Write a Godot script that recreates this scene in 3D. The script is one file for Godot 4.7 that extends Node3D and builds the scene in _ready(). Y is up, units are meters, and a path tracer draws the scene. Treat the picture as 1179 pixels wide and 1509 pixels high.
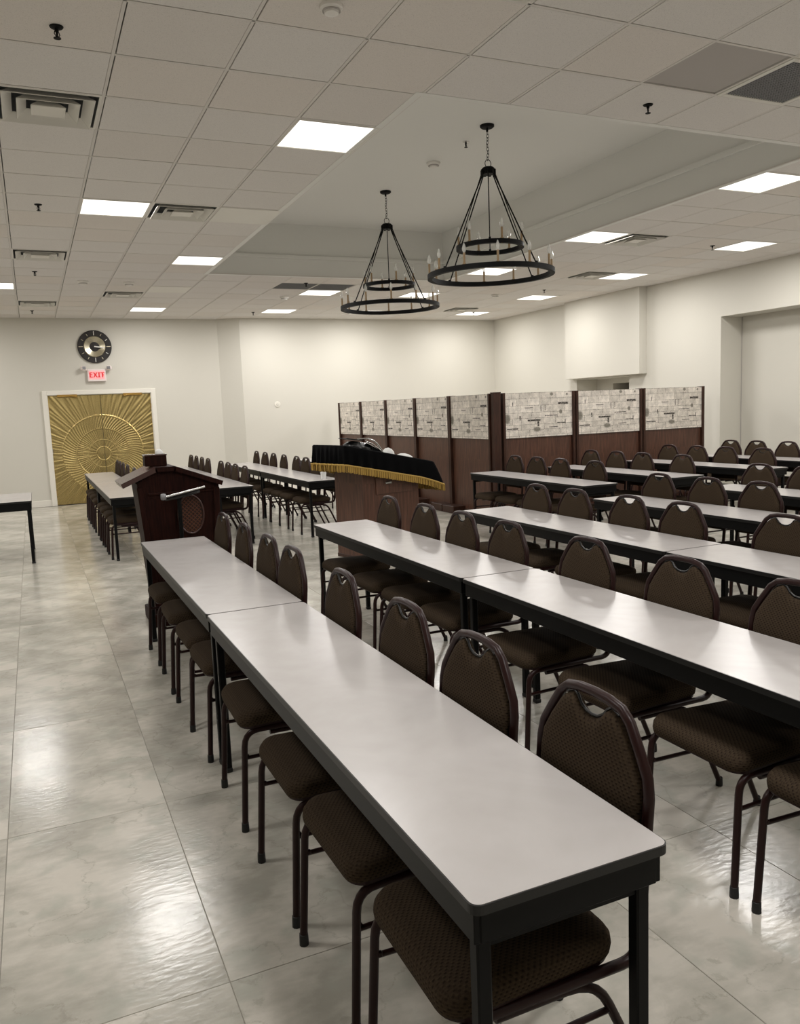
extends Node3D
# A hall with a suspended ceiling: long narrow tables in rows with banquet chairs, a lectern, a draped reading desk and a screen of panels.

const CEIL := 3.559          # underside of the suspended ceiling
const EYE := Vector3(0, 1.6265, 0)
const COFFER_TOP := 4.28
const GX := 0.573            # ceiling grid: column 0 starts here
const GZ := -4.797           # ceiling grid: row 0 starts here, rows run to -z
const MOD := 0.61
const ROOM_X0 := -4.307
const ROOM_X1 := 10.05
const ROOM_Z0 := 2.523
const BACK_L := -16.9
const BACK_R := -16.65
const LAMP_ENERGY := 3.6

var M := {}
var taken := {}
var cam: Camera3D
var rng := RandomNumberGenerator.new()

# ------------------------------------------------------------------ mesh builder
class MB:
	var v := PackedVector3Array()
	var n := PackedVector3Array()
	var uv := PackedVector2Array()
	var idx := PackedInt32Array()

	func tri(a: Vector3, b: Vector3, c: Vector3, na: Vector3, nb: Vector3, nc: Vector3, ua := Vector2.ZERO, ub := Vector2.ZERO, uc := Vector2.ZERO) -> void:
		var f := (c - a).cross(b - a)
		var k := v.size()
		v.append(a); n.append(na); uv.append(ua)
		if f.dot(na + nb + nc) >= 0.0:
			v.append(b); n.append(nb); uv.append(ub)
			v.append(c); n.append(nc); uv.append(uc)
		else:
			v.append(c); n.append(nc); uv.append(uc)
			v.append(b); n.append(nb); uv.append(ub)
		idx.append(k); idx.append(k + 1); idx.append(k + 2)

	func quad(a: Vector3, b: Vector3, c: Vector3, d: Vector3, nn: Vector3) -> void:
		tri(a, b, c, nn, nn, nn, Vector2(0, 0), Vector2(1, 0), Vector2(1, 1))
		tri(a, c, d, nn, nn, nn, Vector2(0, 0), Vector2(1, 1), Vector2(0, 1))

	# box with chamfered edges
	func box(c: Vector3, s: Vector3, bev := 0.0, bs := Basis.IDENTITY) -> void:
		var h := s / 2.0
		var b: float = minf(bev, minf(h.x, minf(h.y, h.z)) * 0.9)
		for ax in 3:
			var u := (ax + 1) % 3
			var w := (ax + 2) % 3
			for sg in [-1.0, 1.0]:
				var nn := Vector3.ZERO
				nn[ax] = sg
				var p := []
				for q in [[-1.0, -1.0], [1.0, -1.0], [1.0, 1.0], [-1.0, 1.0]]:
					var t := Vector3.ZERO
					t[ax] = sg * h[ax]
					t[u] = q[0] * (h[u] - b)
					t[w] = q[1] * (h[w] - b)
					p.append(c + bs * t)
				quad(p[0], p[1], p[2], p[3], bs * nn)
		if b <= 0.0:
			return
		for ax in 3:
			var u := (ax + 1) % 3
			var w := (ax + 2) % 3
			for su in [-1.0, 1.0]:
				for sw in [-1.0, 1.0]:
					var nn := Vector3.ZERO
					nn[u] = su
					nn[w] = sw
					var p := []
					for q in [[-1.0, 0], [1.0, 0], [1.0, 1], [-1.0, 1]]:
						var t := Vector3.ZERO
						t[ax] = q[0] * (h[ax] - b)
						t[u] = su * (h[u] - (b if q[1] == 1 else 0.0))
						t[w] = sw * (h[w] - (b if q[1] == 0 else 0.0))
						p.append(c + bs * t)
					quad(p[0], p[1], p[2], p[3], (bs * nn).normalized())
		for sx in [-1.0, 1.0]:
			for sy in [-1.0, 1.0]:
				for sz in [-1.0, 1.0]:
					var sg := Vector3(sx, sy, sz)
					var a := c + bs * (sg * Vector3(h.x, h.y - b, h.z - b))
					var d := c + bs * (sg * Vector3(h.x - b, h.y, h.z - b))
					var e := c + bs * (sg * Vector3(h.x - b, h.y - b, h.z))
					var nn := (bs * sg).normalized()
					tri(a, d, e, nn, nn, nn)

	# round bar along a line of points
	func tube(pts: Array, r: float, sides := 8, closed := false, flat := 1.0) -> void:
		var m := pts.size()
		var rings := []
		var prev := Vector3.ZERO
		for i in m:
			var a: Vector3 = pts[(i - 1 + m) % m] if (closed or i > 0) else pts[0]
			var b: Vector3 = pts[(i + 1) % m] if (closed or i < m - 1) else pts[m - 1]
			var t := (b - a).normalized()
			if prev == Vector3.ZERO:
				prev = t.cross(Vector3.UP)
				if prev.length() < 0.1:
					prev = t.cross(Vector3.RIGHT)
			var s := (prev - t * prev.dot(t)).normalized()
			prev = s
			var w := t.cross(s)
			var ring := []
			for k in sides:
				var an := TAU * k / sides
				ring.append([pts[i] + (s * cos(an) + w * sin(an) * flat) * r, s * cos(an) + w * sin(an), t])
			rings.append(ring)
		for i in (m if closed else m - 1):
			var A: Array = rings[i]
			var B: Array = rings[(i + 1) % m]
			for k in sides:
				var j := (k + 1) % sides
				tri(A[k][0], A[j][0], B[j][0], A[k][1], A[j][1], B[j][1])
				tri(A[k][0], B[j][0], B[k][0], A[k][1], B[j][1], B[k][1])
		if not closed:
			for e in [0, m - 1]:
				var nn: Vector3 = rings[e][0][2] * (-1.0 if e == 0 else 1.0)
				for k in range(1, sides - 1):
					tri(rings[e][0][0], rings[e][k][0], rings[e][k + 1][0], nn, nn, nn)

	# profile of (radius, height) turned round an upright axis
	func lathe(prof: Array, seg := 16, at := Vector3.ZERO, bs := Basis.IDENTITY) -> void:
		for i in prof.size() - 1:
			var p: Vector2 = prof[i]
			var q: Vector2 = prof[i + 1]
			var d := q - p
			if d.length() < 1e-6:
				continue
			var pn := Vector2(d.y, -d.x).normalized()
			for k in seg:
				var a0 := TAU * k / seg
				var a1 := TAU * (k + 1) / seg
				var c0 := Vector3(cos(a0), 0, sin(a0))
				var c1 := Vector3(cos(a1), 0, sin(a1))
				var A := at + bs * (c0 * p.x + Vector3.UP * p.y)
				var B := at + bs * (c1 * p.x + Vector3.UP * p.y)
				var C := at + bs * (c1 * q.x + Vector3.UP * q.y)
				var D := at + bs * (c0 * q.x + Vector3.UP * q.y)
				var n0 := bs * (c0 * pn.x + Vector3.UP * pn.y)
				var n1 := bs * (c1 * pn.x + Vector3.UP * pn.y)
				if p.x > 1e-5:
					tri(A, B, C, n0, n1, n1)
				if q.x > 1e-5:
					tri(A, C, D, n0, n1, n0)

	# flat outline (x, y) pushed along z from z0 to z1; bs and at place it
	func prism(poly: PackedVector2Array, z0: float, z1: float, at := Vector3.ZERO, bs := Basis.IDENTITY) -> void:
		var cut := Geometry2D.triangulate_polygon(poly)
		for s in [[z0, -1.0], [z1, 1.0]]:
			var nn: Vector3 = bs * Vector3(0, 0, s[1])
			for i in range(0, cut.size(), 3):
				var q := []
				for j in 3:
					var p := poly[cut[i + j]]
					q.append(at + bs * Vector3(p.x, p.y, s[0]))
				tri(q[0], q[1], q[2], nn, nn, nn)
		var sg := -1.0 if Geometry2D.is_polygon_clockwise(poly) else 1.0
		for i in poly.size():
			var a := poly[i]
			var b := poly[(i + 1) % poly.size()]
			var d := (b - a).normalized()
			var nn := bs * Vector3(d.y * sg, -d.x * sg, 0)
			quad(at + bs * Vector3(a.x, a.y, z0), at + bs * Vector3(b.x, b.y, z0), at + bs * Vector3(b.x, b.y, z1), at + bs * Vector3(a.x, a.y, z1), nn)

	# rows of points joined to a smooth skin
	func skin(rows: Array, closed := false, inside := Vector3.INF, uvs := false) -> void:
		var R := rows.size()
		var C: int = rows[0].size()
		var nor := []
		for i in R:
			var l := []
			for j in C:
				var up: Vector3 = rows[mini(i + 1, R - 1)][j] - rows[maxi(i - 1, 0)][j]
				var j0 := (j - 1 + C) % C if closed else maxi(j - 1, 0)
				var j1 := (j + 1) % C if closed else mini(j + 1, C - 1)
				var ac: Vector3 = rows[i][j1] - rows[i][j0]
				l.append(up.cross(ac).normalized())
			nor.append(l)
		if inside != Vector3.INF:
			var vote := 0.0
			for i in R:
				for j in C:
					vote += (rows[i][j] - inside).dot(nor[i][j])
			if vote < 0.0:
				for i in R:
					for j in C:
						nor[i][j] = -nor[i][j]
		for i in R - 1:
			for j in (C if closed else C - 1):
				var k := (j + 1) % C
				var u0 := Vector2(float(j) / (C - 1), float(i) / (R - 1))
				var u1 := Vector2(float(j + 1) / (C - 1), float(i) / (R - 1))
				var u2 := Vector2(float(j + 1) / (C - 1), float(i + 1) / (R - 1))
				var u3 := Vector2(float(j) / (C - 1), float(i + 1) / (R - 1))
				tri(rows[i][j], rows[i][k], rows[i + 1][k], nor[i][j], nor[i][k], nor[i + 1][k], u0, u1, u2)
				tri(rows[i][j], rows[i + 1][k], rows[i + 1][j], nor[i][j], nor[i + 1][k], nor[i + 1][j], u0, u2, u3)

	func mesh() -> ArrayMesh:
		var a := []
		a.resize(Mesh.ARRAY_MAX)
		a[Mesh.ARRAY_VERTEX] = v
		a[Mesh.ARRAY_NORMAL] = n
		a[Mesh.ARRAY_TEX_UV] = uv
		a[Mesh.ARRAY_INDEX] = idx
		var m := ArrayMesh.new()
		m.add_surface_from_arrays(Mesh.PRIMITIVE_TRIANGLES, a)
		return m

# ------------------------------------------------------------------ scene tree helpers
func numbered(called: String) -> String:
	var k: int = taken.get(called, 0)
	taken[called] = k + 1
	return called if k == 0 else "%s_%03d" % [called, k]

func tag(o: Node, label: String, category: String, group := "", kind := "") -> void:
	o.set_meta("label", label)
	o.set_meta("category", category)
	if group:
		o.set_meta("group", group)
	if kind:
		o.set_meta("kind", kind)

func thing(called: String, label: String, category: String, at := Vector3.ZERO, turn := 0.0, group := "", kind := "") -> Node3D:
	var o := Node3D.new()
	o.name = numbered(called)
	add_child(o)
	o.position = at
	o.rotation.y = turn
	tag(o, label, category, group, kind)
	return o

func put(called: String, m: Mesh, mat: Material, parent: Node, at := Vector3.ZERO) -> MeshInstance3D:
	var o := MeshInstance3D.new()
	o.name = called
	o.mesh = m
	o.material_override = mat
	o.cast_shadow = GeometryInstance3D.SHADOW_CASTING_SETTING_ON
	parent.add_child(o, true)
	o.position = at
	return o

func box_part(called: String, c: Vector3, s: Vector3, mat: Material, parent: Node, bev := 0.0) -> MeshInstance3D:
	var b := MB.new()
	b.box(Vector3.ZERO, s, bev)
	return put(called, b.mesh(), mat, parent, c)

func span_part(called: String, lo: Vector3, hi: Vector3, mat: Material, parent: Node, bev := 0.0) -> MeshInstance3D:
	return box_part(called, (lo + hi) / 2.0, hi - lo, mat, parent, bev)

const ORD := ["first", "second", "third", "fourth", "fifth", "sixth", "seventh", "eighth", "ninth", "tenth"]

# where a point falls in the 1179 x 1509 picture
func seen_at(p: Vector3) -> Vector3:
	var c: Vector3 = cam.transform.basis.inverse() * (p - EYE)
	if c.z > -0.05:
		return Vector3(-9999, -9999, -1)
	return Vector3(589.5 + 1191.27 * c.x / -c.z, 754.5 - 1191.27 * c.y / -c.z, -c.z)

# ------------------------------------------------------------------ materials
func plain(col: Color, rough := 0.6, metal := 0.0, spec := 0.5) -> StandardMaterial3D:
	var m := StandardMaterial3D.new()
	m.albedo_color = col
	m.roughness = rough
	m.metallic = metal
	m.metallic_specular = spec
	return m

func noise(freq: float, octaves := 4, sd := 1, kind := FastNoiseLite.TYPE_SIMPLEX_SMOOTH) -> FastNoiseLite:
	var f := FastNoiseLite.new()
	f.noise_type = kind
	f.seed = sd
	f.frequency = freq
	f.fractal_octaves = octaves
	return f

func triplanar(m: StandardMaterial3D, scale: Vector3, world := false) -> void:
	m.uv1_triplanar = true
	m.uv1_world_triplanar = world
	m.uv1_scale = scale

func as_texture(im: Image) -> ImageTexture:
	im.generate_mipmaps()
	return ImageTexture.create_from_image(im)

# value noise that wraps, stretched, through a list of colours
func cloudy(size: int, f: FastNoiseLite, lo: Color, hi: Color, sx := 1.0, sy := 1.0) -> Image:
	var im := Image.create(size, size, false, Image.FORMAT_RGB8)
	for y in size:
		for x in size:
			var a := TAU * x / size
			var b := TAU * y / size
			var t := f.get_noise_3d(sin(a) * sx * 30.0 + sin(b) * sy * 7.0, cos(a) * sx * 30.0 + sin(b) * sy * 30.0, cos(b) * sy * 30.0) * 0.9 + 0.5
			im.set_pixel(x, y, lo.lerp(hi, clampf(t, 0, 1)))
	return im

func stone_tile_images() -> Array:
	# pale porcelain: drifting clouds, thin darker veins, a brushed relief
	var s := 512
	var f1 := noise(0.0045, 5, 11)
	f1.domain_warp_enabled = true
	f1.domain_warp_amplitude = 60.0
	f1.domain_warp_frequency = 0.006
	var f2 := noise(0.012, 4, 23)
	var f3 := noise(0.006, 3, 37)
	f3.domain_warp_enabled = true
	f3.domain_warp_amplitude = 45.0
	f3.domain_warp_frequency = 0.01
	var i1 := f1.get_seamless_image(s, s)
	var i2 := f2.get_seamless_image(s, s)
	var i3 := f3.get_seamless_image(s, s)
	var im := Image.create(s, s, false, Image.FORMAT_RGB8)
	var bump := Image.create(s, s, false, Image.FORMAT_RGB8)
	var fb := noise(0.03, 4, 5)
	for y in s:
		for x in s:
			var a := i1.get_pixel(x, y).r
			var b := i2.get_pixel((x * 2) % s, (y * 5) % s).r
			var v := absf(i3.get_pixel(x, y).r - 0.5)
			var t := clampf((a - 0.5) * 1.5 + 0.5 + (b - 0.5) * 0.35, 0, 1)
			var c := Color(0.645, 0.632, 0.590).lerp(Color(0.812, 0.790, 0.748), t)
			var cool := clampf((i2.get_pixel(x, y).r - 0.55) * 3.0, 0, 1)
			c = c.lerp(Color(0.665, 0.672, 0.628), cool * 0.5)
			if v < 0.02:
				c = c.lerp(Color(0.52, 0.51, 0.46), (1.0 - v / 0.02) * 0.32)
			elif v > 0.30:
				c = c.lerp(Color(0.83, 0.81, 0.77), clampf((v - 0.30) * 3.0, 0, 0.4))
			im.set_pixel(x, y, c)
			var h := i2.get_pixel((x * 3) % s, (y * 8) % s).r * 0.55 + i2.get_pixel((x * 2) % s, (y * 3) % s).r * 0.25 + a * 0.2
			bump.set_pixel(x, y, Color(h, h, h))
	return [as_texture(im), as_texture(bump)]

func weave_image() -> Image:
	var s := 64
	var im := Image.create(s, s, false, Image.FORMAT_RGB8)
	var r := RandomNumberGenerator.new()
	r.seed = 4
	for y in s:
		for x in s:
			var c := Color(0.246, 0.204, 0.160)
			# short dark dashes, each row shifted against the last
			var row := y / 8
			var u := (x + row * 6) % 16
			var w := y % 8
			if u < 6 and w < 4:
				c = Color(0.140, 0.110, 0.090)
			elif u > 8 and u < 14 and w > 3 and w < 7:
				c = Color(0.285, 0.240, 0.182)
			var g := r.randf_range(-0.02, 0.02)
			im.set_pixel(x, y, Color(c.r + g, c.g + g, c.b + g))
	return im

func wood_image(dark: Color, light: Color, sd: int) -> Image:
	var s := 256
	var f := noise(0.02, 4, sd)
	var im := Image.create(s, s, false, Image.FORMAT_RGB8)
	for y in s:
		for x in s:
			var t := f.get_noise_2d(x * 5.0, y * 0.35) * 0.7 + f.get_noise_2d(x * 14.0 + 300.0, y * 0.8) * 0.4 + 0.5
			im.set_pixel(x, y, dark.lerp(light, clampf(t, 0, 1)))
	return im

# the printed photograph of an old block wall that every screen panel carries
func block_print() -> Image:
	var w := 512
	var h := 288
	var im := Image.create(w, h, false, Image.FORMAT_RGB8)
	var f := noise(0.02, 5, 71)
	var g := noise(0.09, 3, 72)
	for y in h:
		for x in w:
			var t := 0.89 + f.get_noise_2d(x, y) * 0.12 + g.get_noise_2d(x, y) * 0.07
			im.set_pixel(x, y, Color(t, t * 0.975, t * 0.935))
	var r := RandomNumberGenerator.new()
	r.seed = 12
	var y0 := 0
	while y0 < h:
		var rh := r.randi_range(28, 46)
		var x0 := -r.randi_range(0, 40)
		while x0 < w:
			var rw := r.randi_range(34, 104)
			var shade := r.randf_range(-0.05, 0.04)
			for y in range(maxi(y0, 0), mini(y0 + rh, h)):
				for x in range(maxi(x0, 0), mini(x0 + rw, w)):
					var c := im.get_pixel(x, y)
					var jx := g.get_noise_2d(y * 2.0, x0 * 3.0) * 2.5
					var jy := g.get_noise_2d(x * 2.0, y0 * 3.0) * 2.5
					var e := minf(absf(x - x0 + jx), absf(y - y0 + jy))
					var k := shade
					if e < 1.6:
						k -= 0.22 + 0.50 * clampf(f.get_noise_2d(x * 3.0, y * 3.0 + 90.0) * 1.6, 0, 1)
					im.set_pixel(x, y, Color(c.r + k, c.g + k, c.b + k))
			x0 += rw
		y0 += rh
	# open joints and caper bushes, in the same places on every copy of the print
	for d in [[402, 68, 78, 13], [170, 174, 96, 11], [242, 186, 14, 34], [110, 148, 9, 28], [16, 226, 84, 7], [300, 150, 96, 5], [268, 82, 5, 40], [300, 82, 4, 36], [392, 200, 60, 5], [60, 60, 5, 26], [452, 180, 6, 30], [150, 96, 60, 4], [330, 226, 70, 4]]:
		for y in range(d[1], d[1] + d[3]):
			for x in range(d[0], d[0] + d[2]):
				if f.get_noise_2d(x * 6.0, y * 6.0) > -0.28:
					im.set_pixel(x % w, y % h, Color(0.17, 0.15, 0.13))
	for d in [[20, 165, 26, 34], [240, 238, 30, 18], [352, 14, 13, 13], [470, 16, 8, 9], [420, 130, 14, 16]]:
		for y in range(d[1] - d[3], d[1] + d[3]):
			for x in range(d[0] - d[2], d[0] + d[2]):
				if x < 0 or y < 0 or x >= w or y >= h:
					continue
				var e := pow(float(x - d[0]) / d[2], 2.0) + pow(float(y - d[1]) / d[3], 2.0) + g.get_noise_2d(x * 3.0, y * 3.0) * 0.8
				if e < 0.75:
					im.set_pixel(x, y, im.get_pixel(x, y).lerp(Color(0.32, 0.31, 0.27), 0.62))
	return im

func make_materials() -> void:
	var tile := stone_tile_images()
	for k in 6:
		var m := StandardMaterial3D.new()
		m.albedo_texture = tile[0]
		m.roughness = 0.19
		m.metallic_specular = 0.5
		m.heightmap_enabled = true
		m.heightmap_texture = tile[1]
		m.heightmap_scale = 0.062
		triplanar(m, Vector3(0.72, 0.72, 0.72))
		m.uv1_offset = Vector3(0.37 * k, 0.61 * k, 0.23 * k + 0.5 * (k % 2))
		M["stone%d" % k] = m
	M.grout = plain(Color(0.55, 0.535, 0.50), 0.8)
	M.wall = plain(Color(0.825, 0.812, 0.772), 0.55, 0.0, 0.4)
	M.wall.heightmap_enabled = true
	M.wall.heightmap_texture = as_texture(noise(0.05, 3, 8).get_seamless_image(256, 256))
	M.wall.heightmap_scale = 0.02
	triplanar(M.wall, Vector3.ONE * 1.5, true)
	M.trim = plain(Color(0.905, 0.89, 0.85), 0.45)
	M.coffer = plain(Color(0.905, 0.905, 0.890), 0.6)
	var fleck := Image.create(256, 256, false, Image.FORMAT_RGB8)
	var r := RandomNumberGenerator.new()
	r.seed = 9
	for y in 256:
		for x in 256:
			var t := 0.885 + r.randf_range(-0.02, 0.02) - (0.10 if r.randf() < 0.03 else 0.0)
			fleck.set_pixel(x, y, Color(t, t * 0.985, t * 0.970))
	var ft := as_texture(fleck)
	for k in 3:
		var m := plain([Color(1, 1, 1), Color(0.99, 0.985, 0.98), Color(1.0, 0.99, 0.98)][k], 0.9, 0.0, 0.2)
		m.albedo_texture = ft
		triplanar(m, Vector3.ONE * 1.6)
		M["fibre%d" % k] = m
	M.tee = plain(Color(0.865, 0.85, 0.83), 0.9, 0.0, 0.2)
	M.plenum = plain(Color(0.56, 0.55, 0.53), 0.9)
	M.galvanised = plain(Color(0.60, 0.61, 0.62), 0.55, 0.4)
	M.grey_plate = plain(Color(0.70, 0.68, 0.665), 0.7)
	M.dark_plate = plain(Color(0.42, 0.41, 0.39), 0.7)
	M.grille = plain(Color(0.52, 0.52, 0.53), 0.5)
	M.white_metal = plain(Color(0.88, 0.87, 0.84), 0.45)
	M.led = plain(Color(0.95, 0.95, 0.93), 0.5)
	M.led.emission_enabled = true
	M.led.emission = Color(1.0, 0.99, 0.975)
	M.led.emission_energy_multiplier = 1.6
	M.laminate = plain(Color(0.725, 0.708, 0.698), 0.25, 0.0, 0.5)
	M.laminate.albedo_texture = as_texture(cloudy(256, noise(0.03, 4, 61), Color(0.975, 0.972, 0.97), Color(1, 1, 1)))
	triplanar(M.laminate, Vector3.ONE * 1.3, true)
	M.black_edge = plain(Color(0.045, 0.045, 0.048), 0.45)
	M.black_steel = plain(Color(0.050, 0.050, 0.052), 0.42, 0.0, 0.27)
	M.rubber = plain(Color(0.075, 0.075, 0.075), 0.6)
	M.bronze = plain(Color(0.150, 0.072, 0.066), 0.36, 0.0, 0.34)
	var wv := as_texture(weave_image())
	M.weave = plain(Color(1, 1, 1), 0.92, 0.0, 0.2)
	M.weave.albedo_texture = wv
	M.weave.heightmap_enabled = true
	M.weave.heightmap_texture = wv
	M.weave.heightmap_scale = 0.02
	triplanar(M.weave, Vector3.ONE * 17.0)
	M.vinyl_under = plain(Color(0.07, 0.06, 0.05), 0.8)
	var ww := as_texture(wood_image(Color(0.250, 0.158, 0.118), Color(0.385, 0.255, 0.195), 31))
	M.walnut = plain(Color(1, 1, 1), 0.42)
	M.walnut.albedo_texture = ww
	triplanar(M.walnut, Vector3(1.2, 1.2, 1.2))
	M.post = plain(Color(0.74, 0.72, 0.72), 0.45, 0.0, 0.4)
	M.post.albedo_texture = ww
	triplanar(M.post, Vector3(1.2, 1.2, 1.2))
	M.mahogany = plain(Color(1, 1, 1), 0.55, 0.0, 0.2)
	M.mahogany.albedo_texture = as_texture(wood_image(Color(0.105, 0.048, 0.038), Color(0.185, 0.085, 0.060), 33))
	triplanar(M.mahogany, Vector3(2, 2, 2))
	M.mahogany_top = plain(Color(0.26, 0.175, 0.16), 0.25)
	M.cane = plain(Color(0.36, 0.19, 0.09), 0.6)
	M.cane_dark = plain(Color(0.17, 0.085, 0.05), 0.6)
	M.print = plain(Color(0.95, 0.94, 0.93), 0.55)
	M.print.albedo_texture = as_texture(block_print())
	M.velvet = plain(Color(0.016, 0.016, 0.020), 0.95, 0.0, 0.2)
	M.velvet.rim_enabled = true
	M.velvet.rim = 0.12
	M.gold_fringe = plain(Color(0.68, 0.55, 0.26), 0.6, 0.1)
	M.gold_fringe_dark = plain(Color(0.50, 0.39, 0.16), 0.65, 0.1)
	M.brass_door = plain(Color(0.70, 0.62, 0.41), 0.27, 0.85)
	M.brass = plain(Color(0.70, 0.56, 0.30), 0.3, 0.8)
	M.iron = plain(Color(0.030, 0.030, 0.032), 0.6, 0.0, 0.3)
	M.candle = plain(Color(0.60, 0.50, 0.36), 0.5)
	M.glass = plain(Color(0.96, 0.96, 0.94, 0.42), 0.04)
	M.glass.transparency = BaseMaterial3D.TRANSPARENCY_ALPHA
	M.chrome = plain(Color(0.78, 0.78, 0.77), 0.22, 0.9)
	M.clock_dark = plain(Color(0.115, 0.090, 0.085), 0.35)
	M.clock_gold = plain(Color(0.76, 0.73, 0.64), 0.22, 0.85)
	M.pale = plain(Color(0.90, 0.89, 0.87), 0.5)
	M.sign_white = plain(Color(0.93, 0.88, 0.87), 0.4)
	M.sign_glow = plain(Color(0.96, 0.74, 0.74), 0.5)
	M.sign_glow.emission_enabled = true
	M.sign_glow.emission = Color(1.0, 0.42, 0.47)
	M.sign_glow.emission_energy_multiplier = 0.30
	M.sign_red = plain(Color(0.80, 0.05, 0.10), 0.5)
	M.sign_red.emission_enabled = true
	M.sign_red.emission = Color(1.0, 0.04, 0.10)
	M.sign_red.emission_energy_multiplier = 0.22
	M.black_plastic = plain(Color(0.03, 0.03, 0.032), 0.35)
	M.paper = plain(Color(0.90, 0.90, 0.89), 0.8)

# ------------------------------------------------------------------ the room
func build_floor() -> void:
	var o := thing("floor", "pale grey stone-look floor of large oblong tiles with thin joints", "floor", Vector3.ZERO, 0, "", "structure")
	span_part("grout_bed", Vector3(ROOM_X0 - 0.2, -0.2, -17.2), Vector3(ROOM_X1 + 0.8, -0.0025, ROOM_Z0 + 0.2), M.grout, o)
	var b := MB.new()
	b.box(Vector3(0, -0.005, 0), Vector3(0.6080, 0.010, 1.2180), 0.0012)
	var m := b.mesh()
	var spots := []
	var x0 := -0.2303 - 0.61 * 7
	for i in 25:
		for j in 18:
			var c := Vector3(x0 + 0.61 * (i + 0.5), 0, 2.7 - 1.22 * (j + 0.5))
			# joints fall on z = -3.4016 + k * 1.22
			c.z = -3.4016 + 1.22 * (4 - j) + 0.61 + 0.0
			if c.z < -17.3 or c.z > ROOM_Z0 + 0.5:
				continue
			var p := seen_at(c)
			var big := -1.0
			if p.z > 0 and p.x > -250 and p.x < 1430 and p.y < 1800:
				big = 1.0 / (p.z * p.z)
			spots.append([big, c, i, j])
	spots.sort_custom(func(a, d): return a[0] > d[0])
	var rest := MB.new()
	for k in spots.size():
		var c: Vector3 = spots[k][1]
		if k < 290 and spots[k][0] > 0:
			var t := put("floor_tile", m, M["stone%d" % ((spots[k][2] * 5 + spots[k][3] * 3) % 6)], o, c)
			if (spots[k][2] + spots[k][3]) % 2 == 1:
				t.rotation.y = PI
		else:
			rest.box(c + Vector3(0, -0.005, 0), Vector3(0.6080, 0.010, 1.2180), 0.0012)
	if rest.v.size() > 0:
		var s := put("floor_tile_remainder", rest.mesh(), M.stone1, o)
		s.set_meta("kind", "stuff")

func wall_prism(called: String, pts: Array, h0: float, h1: float, parent: Node, mat: Material) -> void:
	# upright prism over a plan outline (x, z)
	var poly := PackedVector2Array()
	for p in pts:
		poly.append(Vector2(p[0], p[1]))
	var b := MB.new()
	# plan (x, z) -> local (x, y=-z) pushed along height
	b.prism(poly, h0, h1, Vector3.ZERO, Basis(Vector3(1, 0, 0), Vector3(0, 0, 1), Vector3(0, 1, 0)))
	put(called, b.mesh(), mat, parent)

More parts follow.
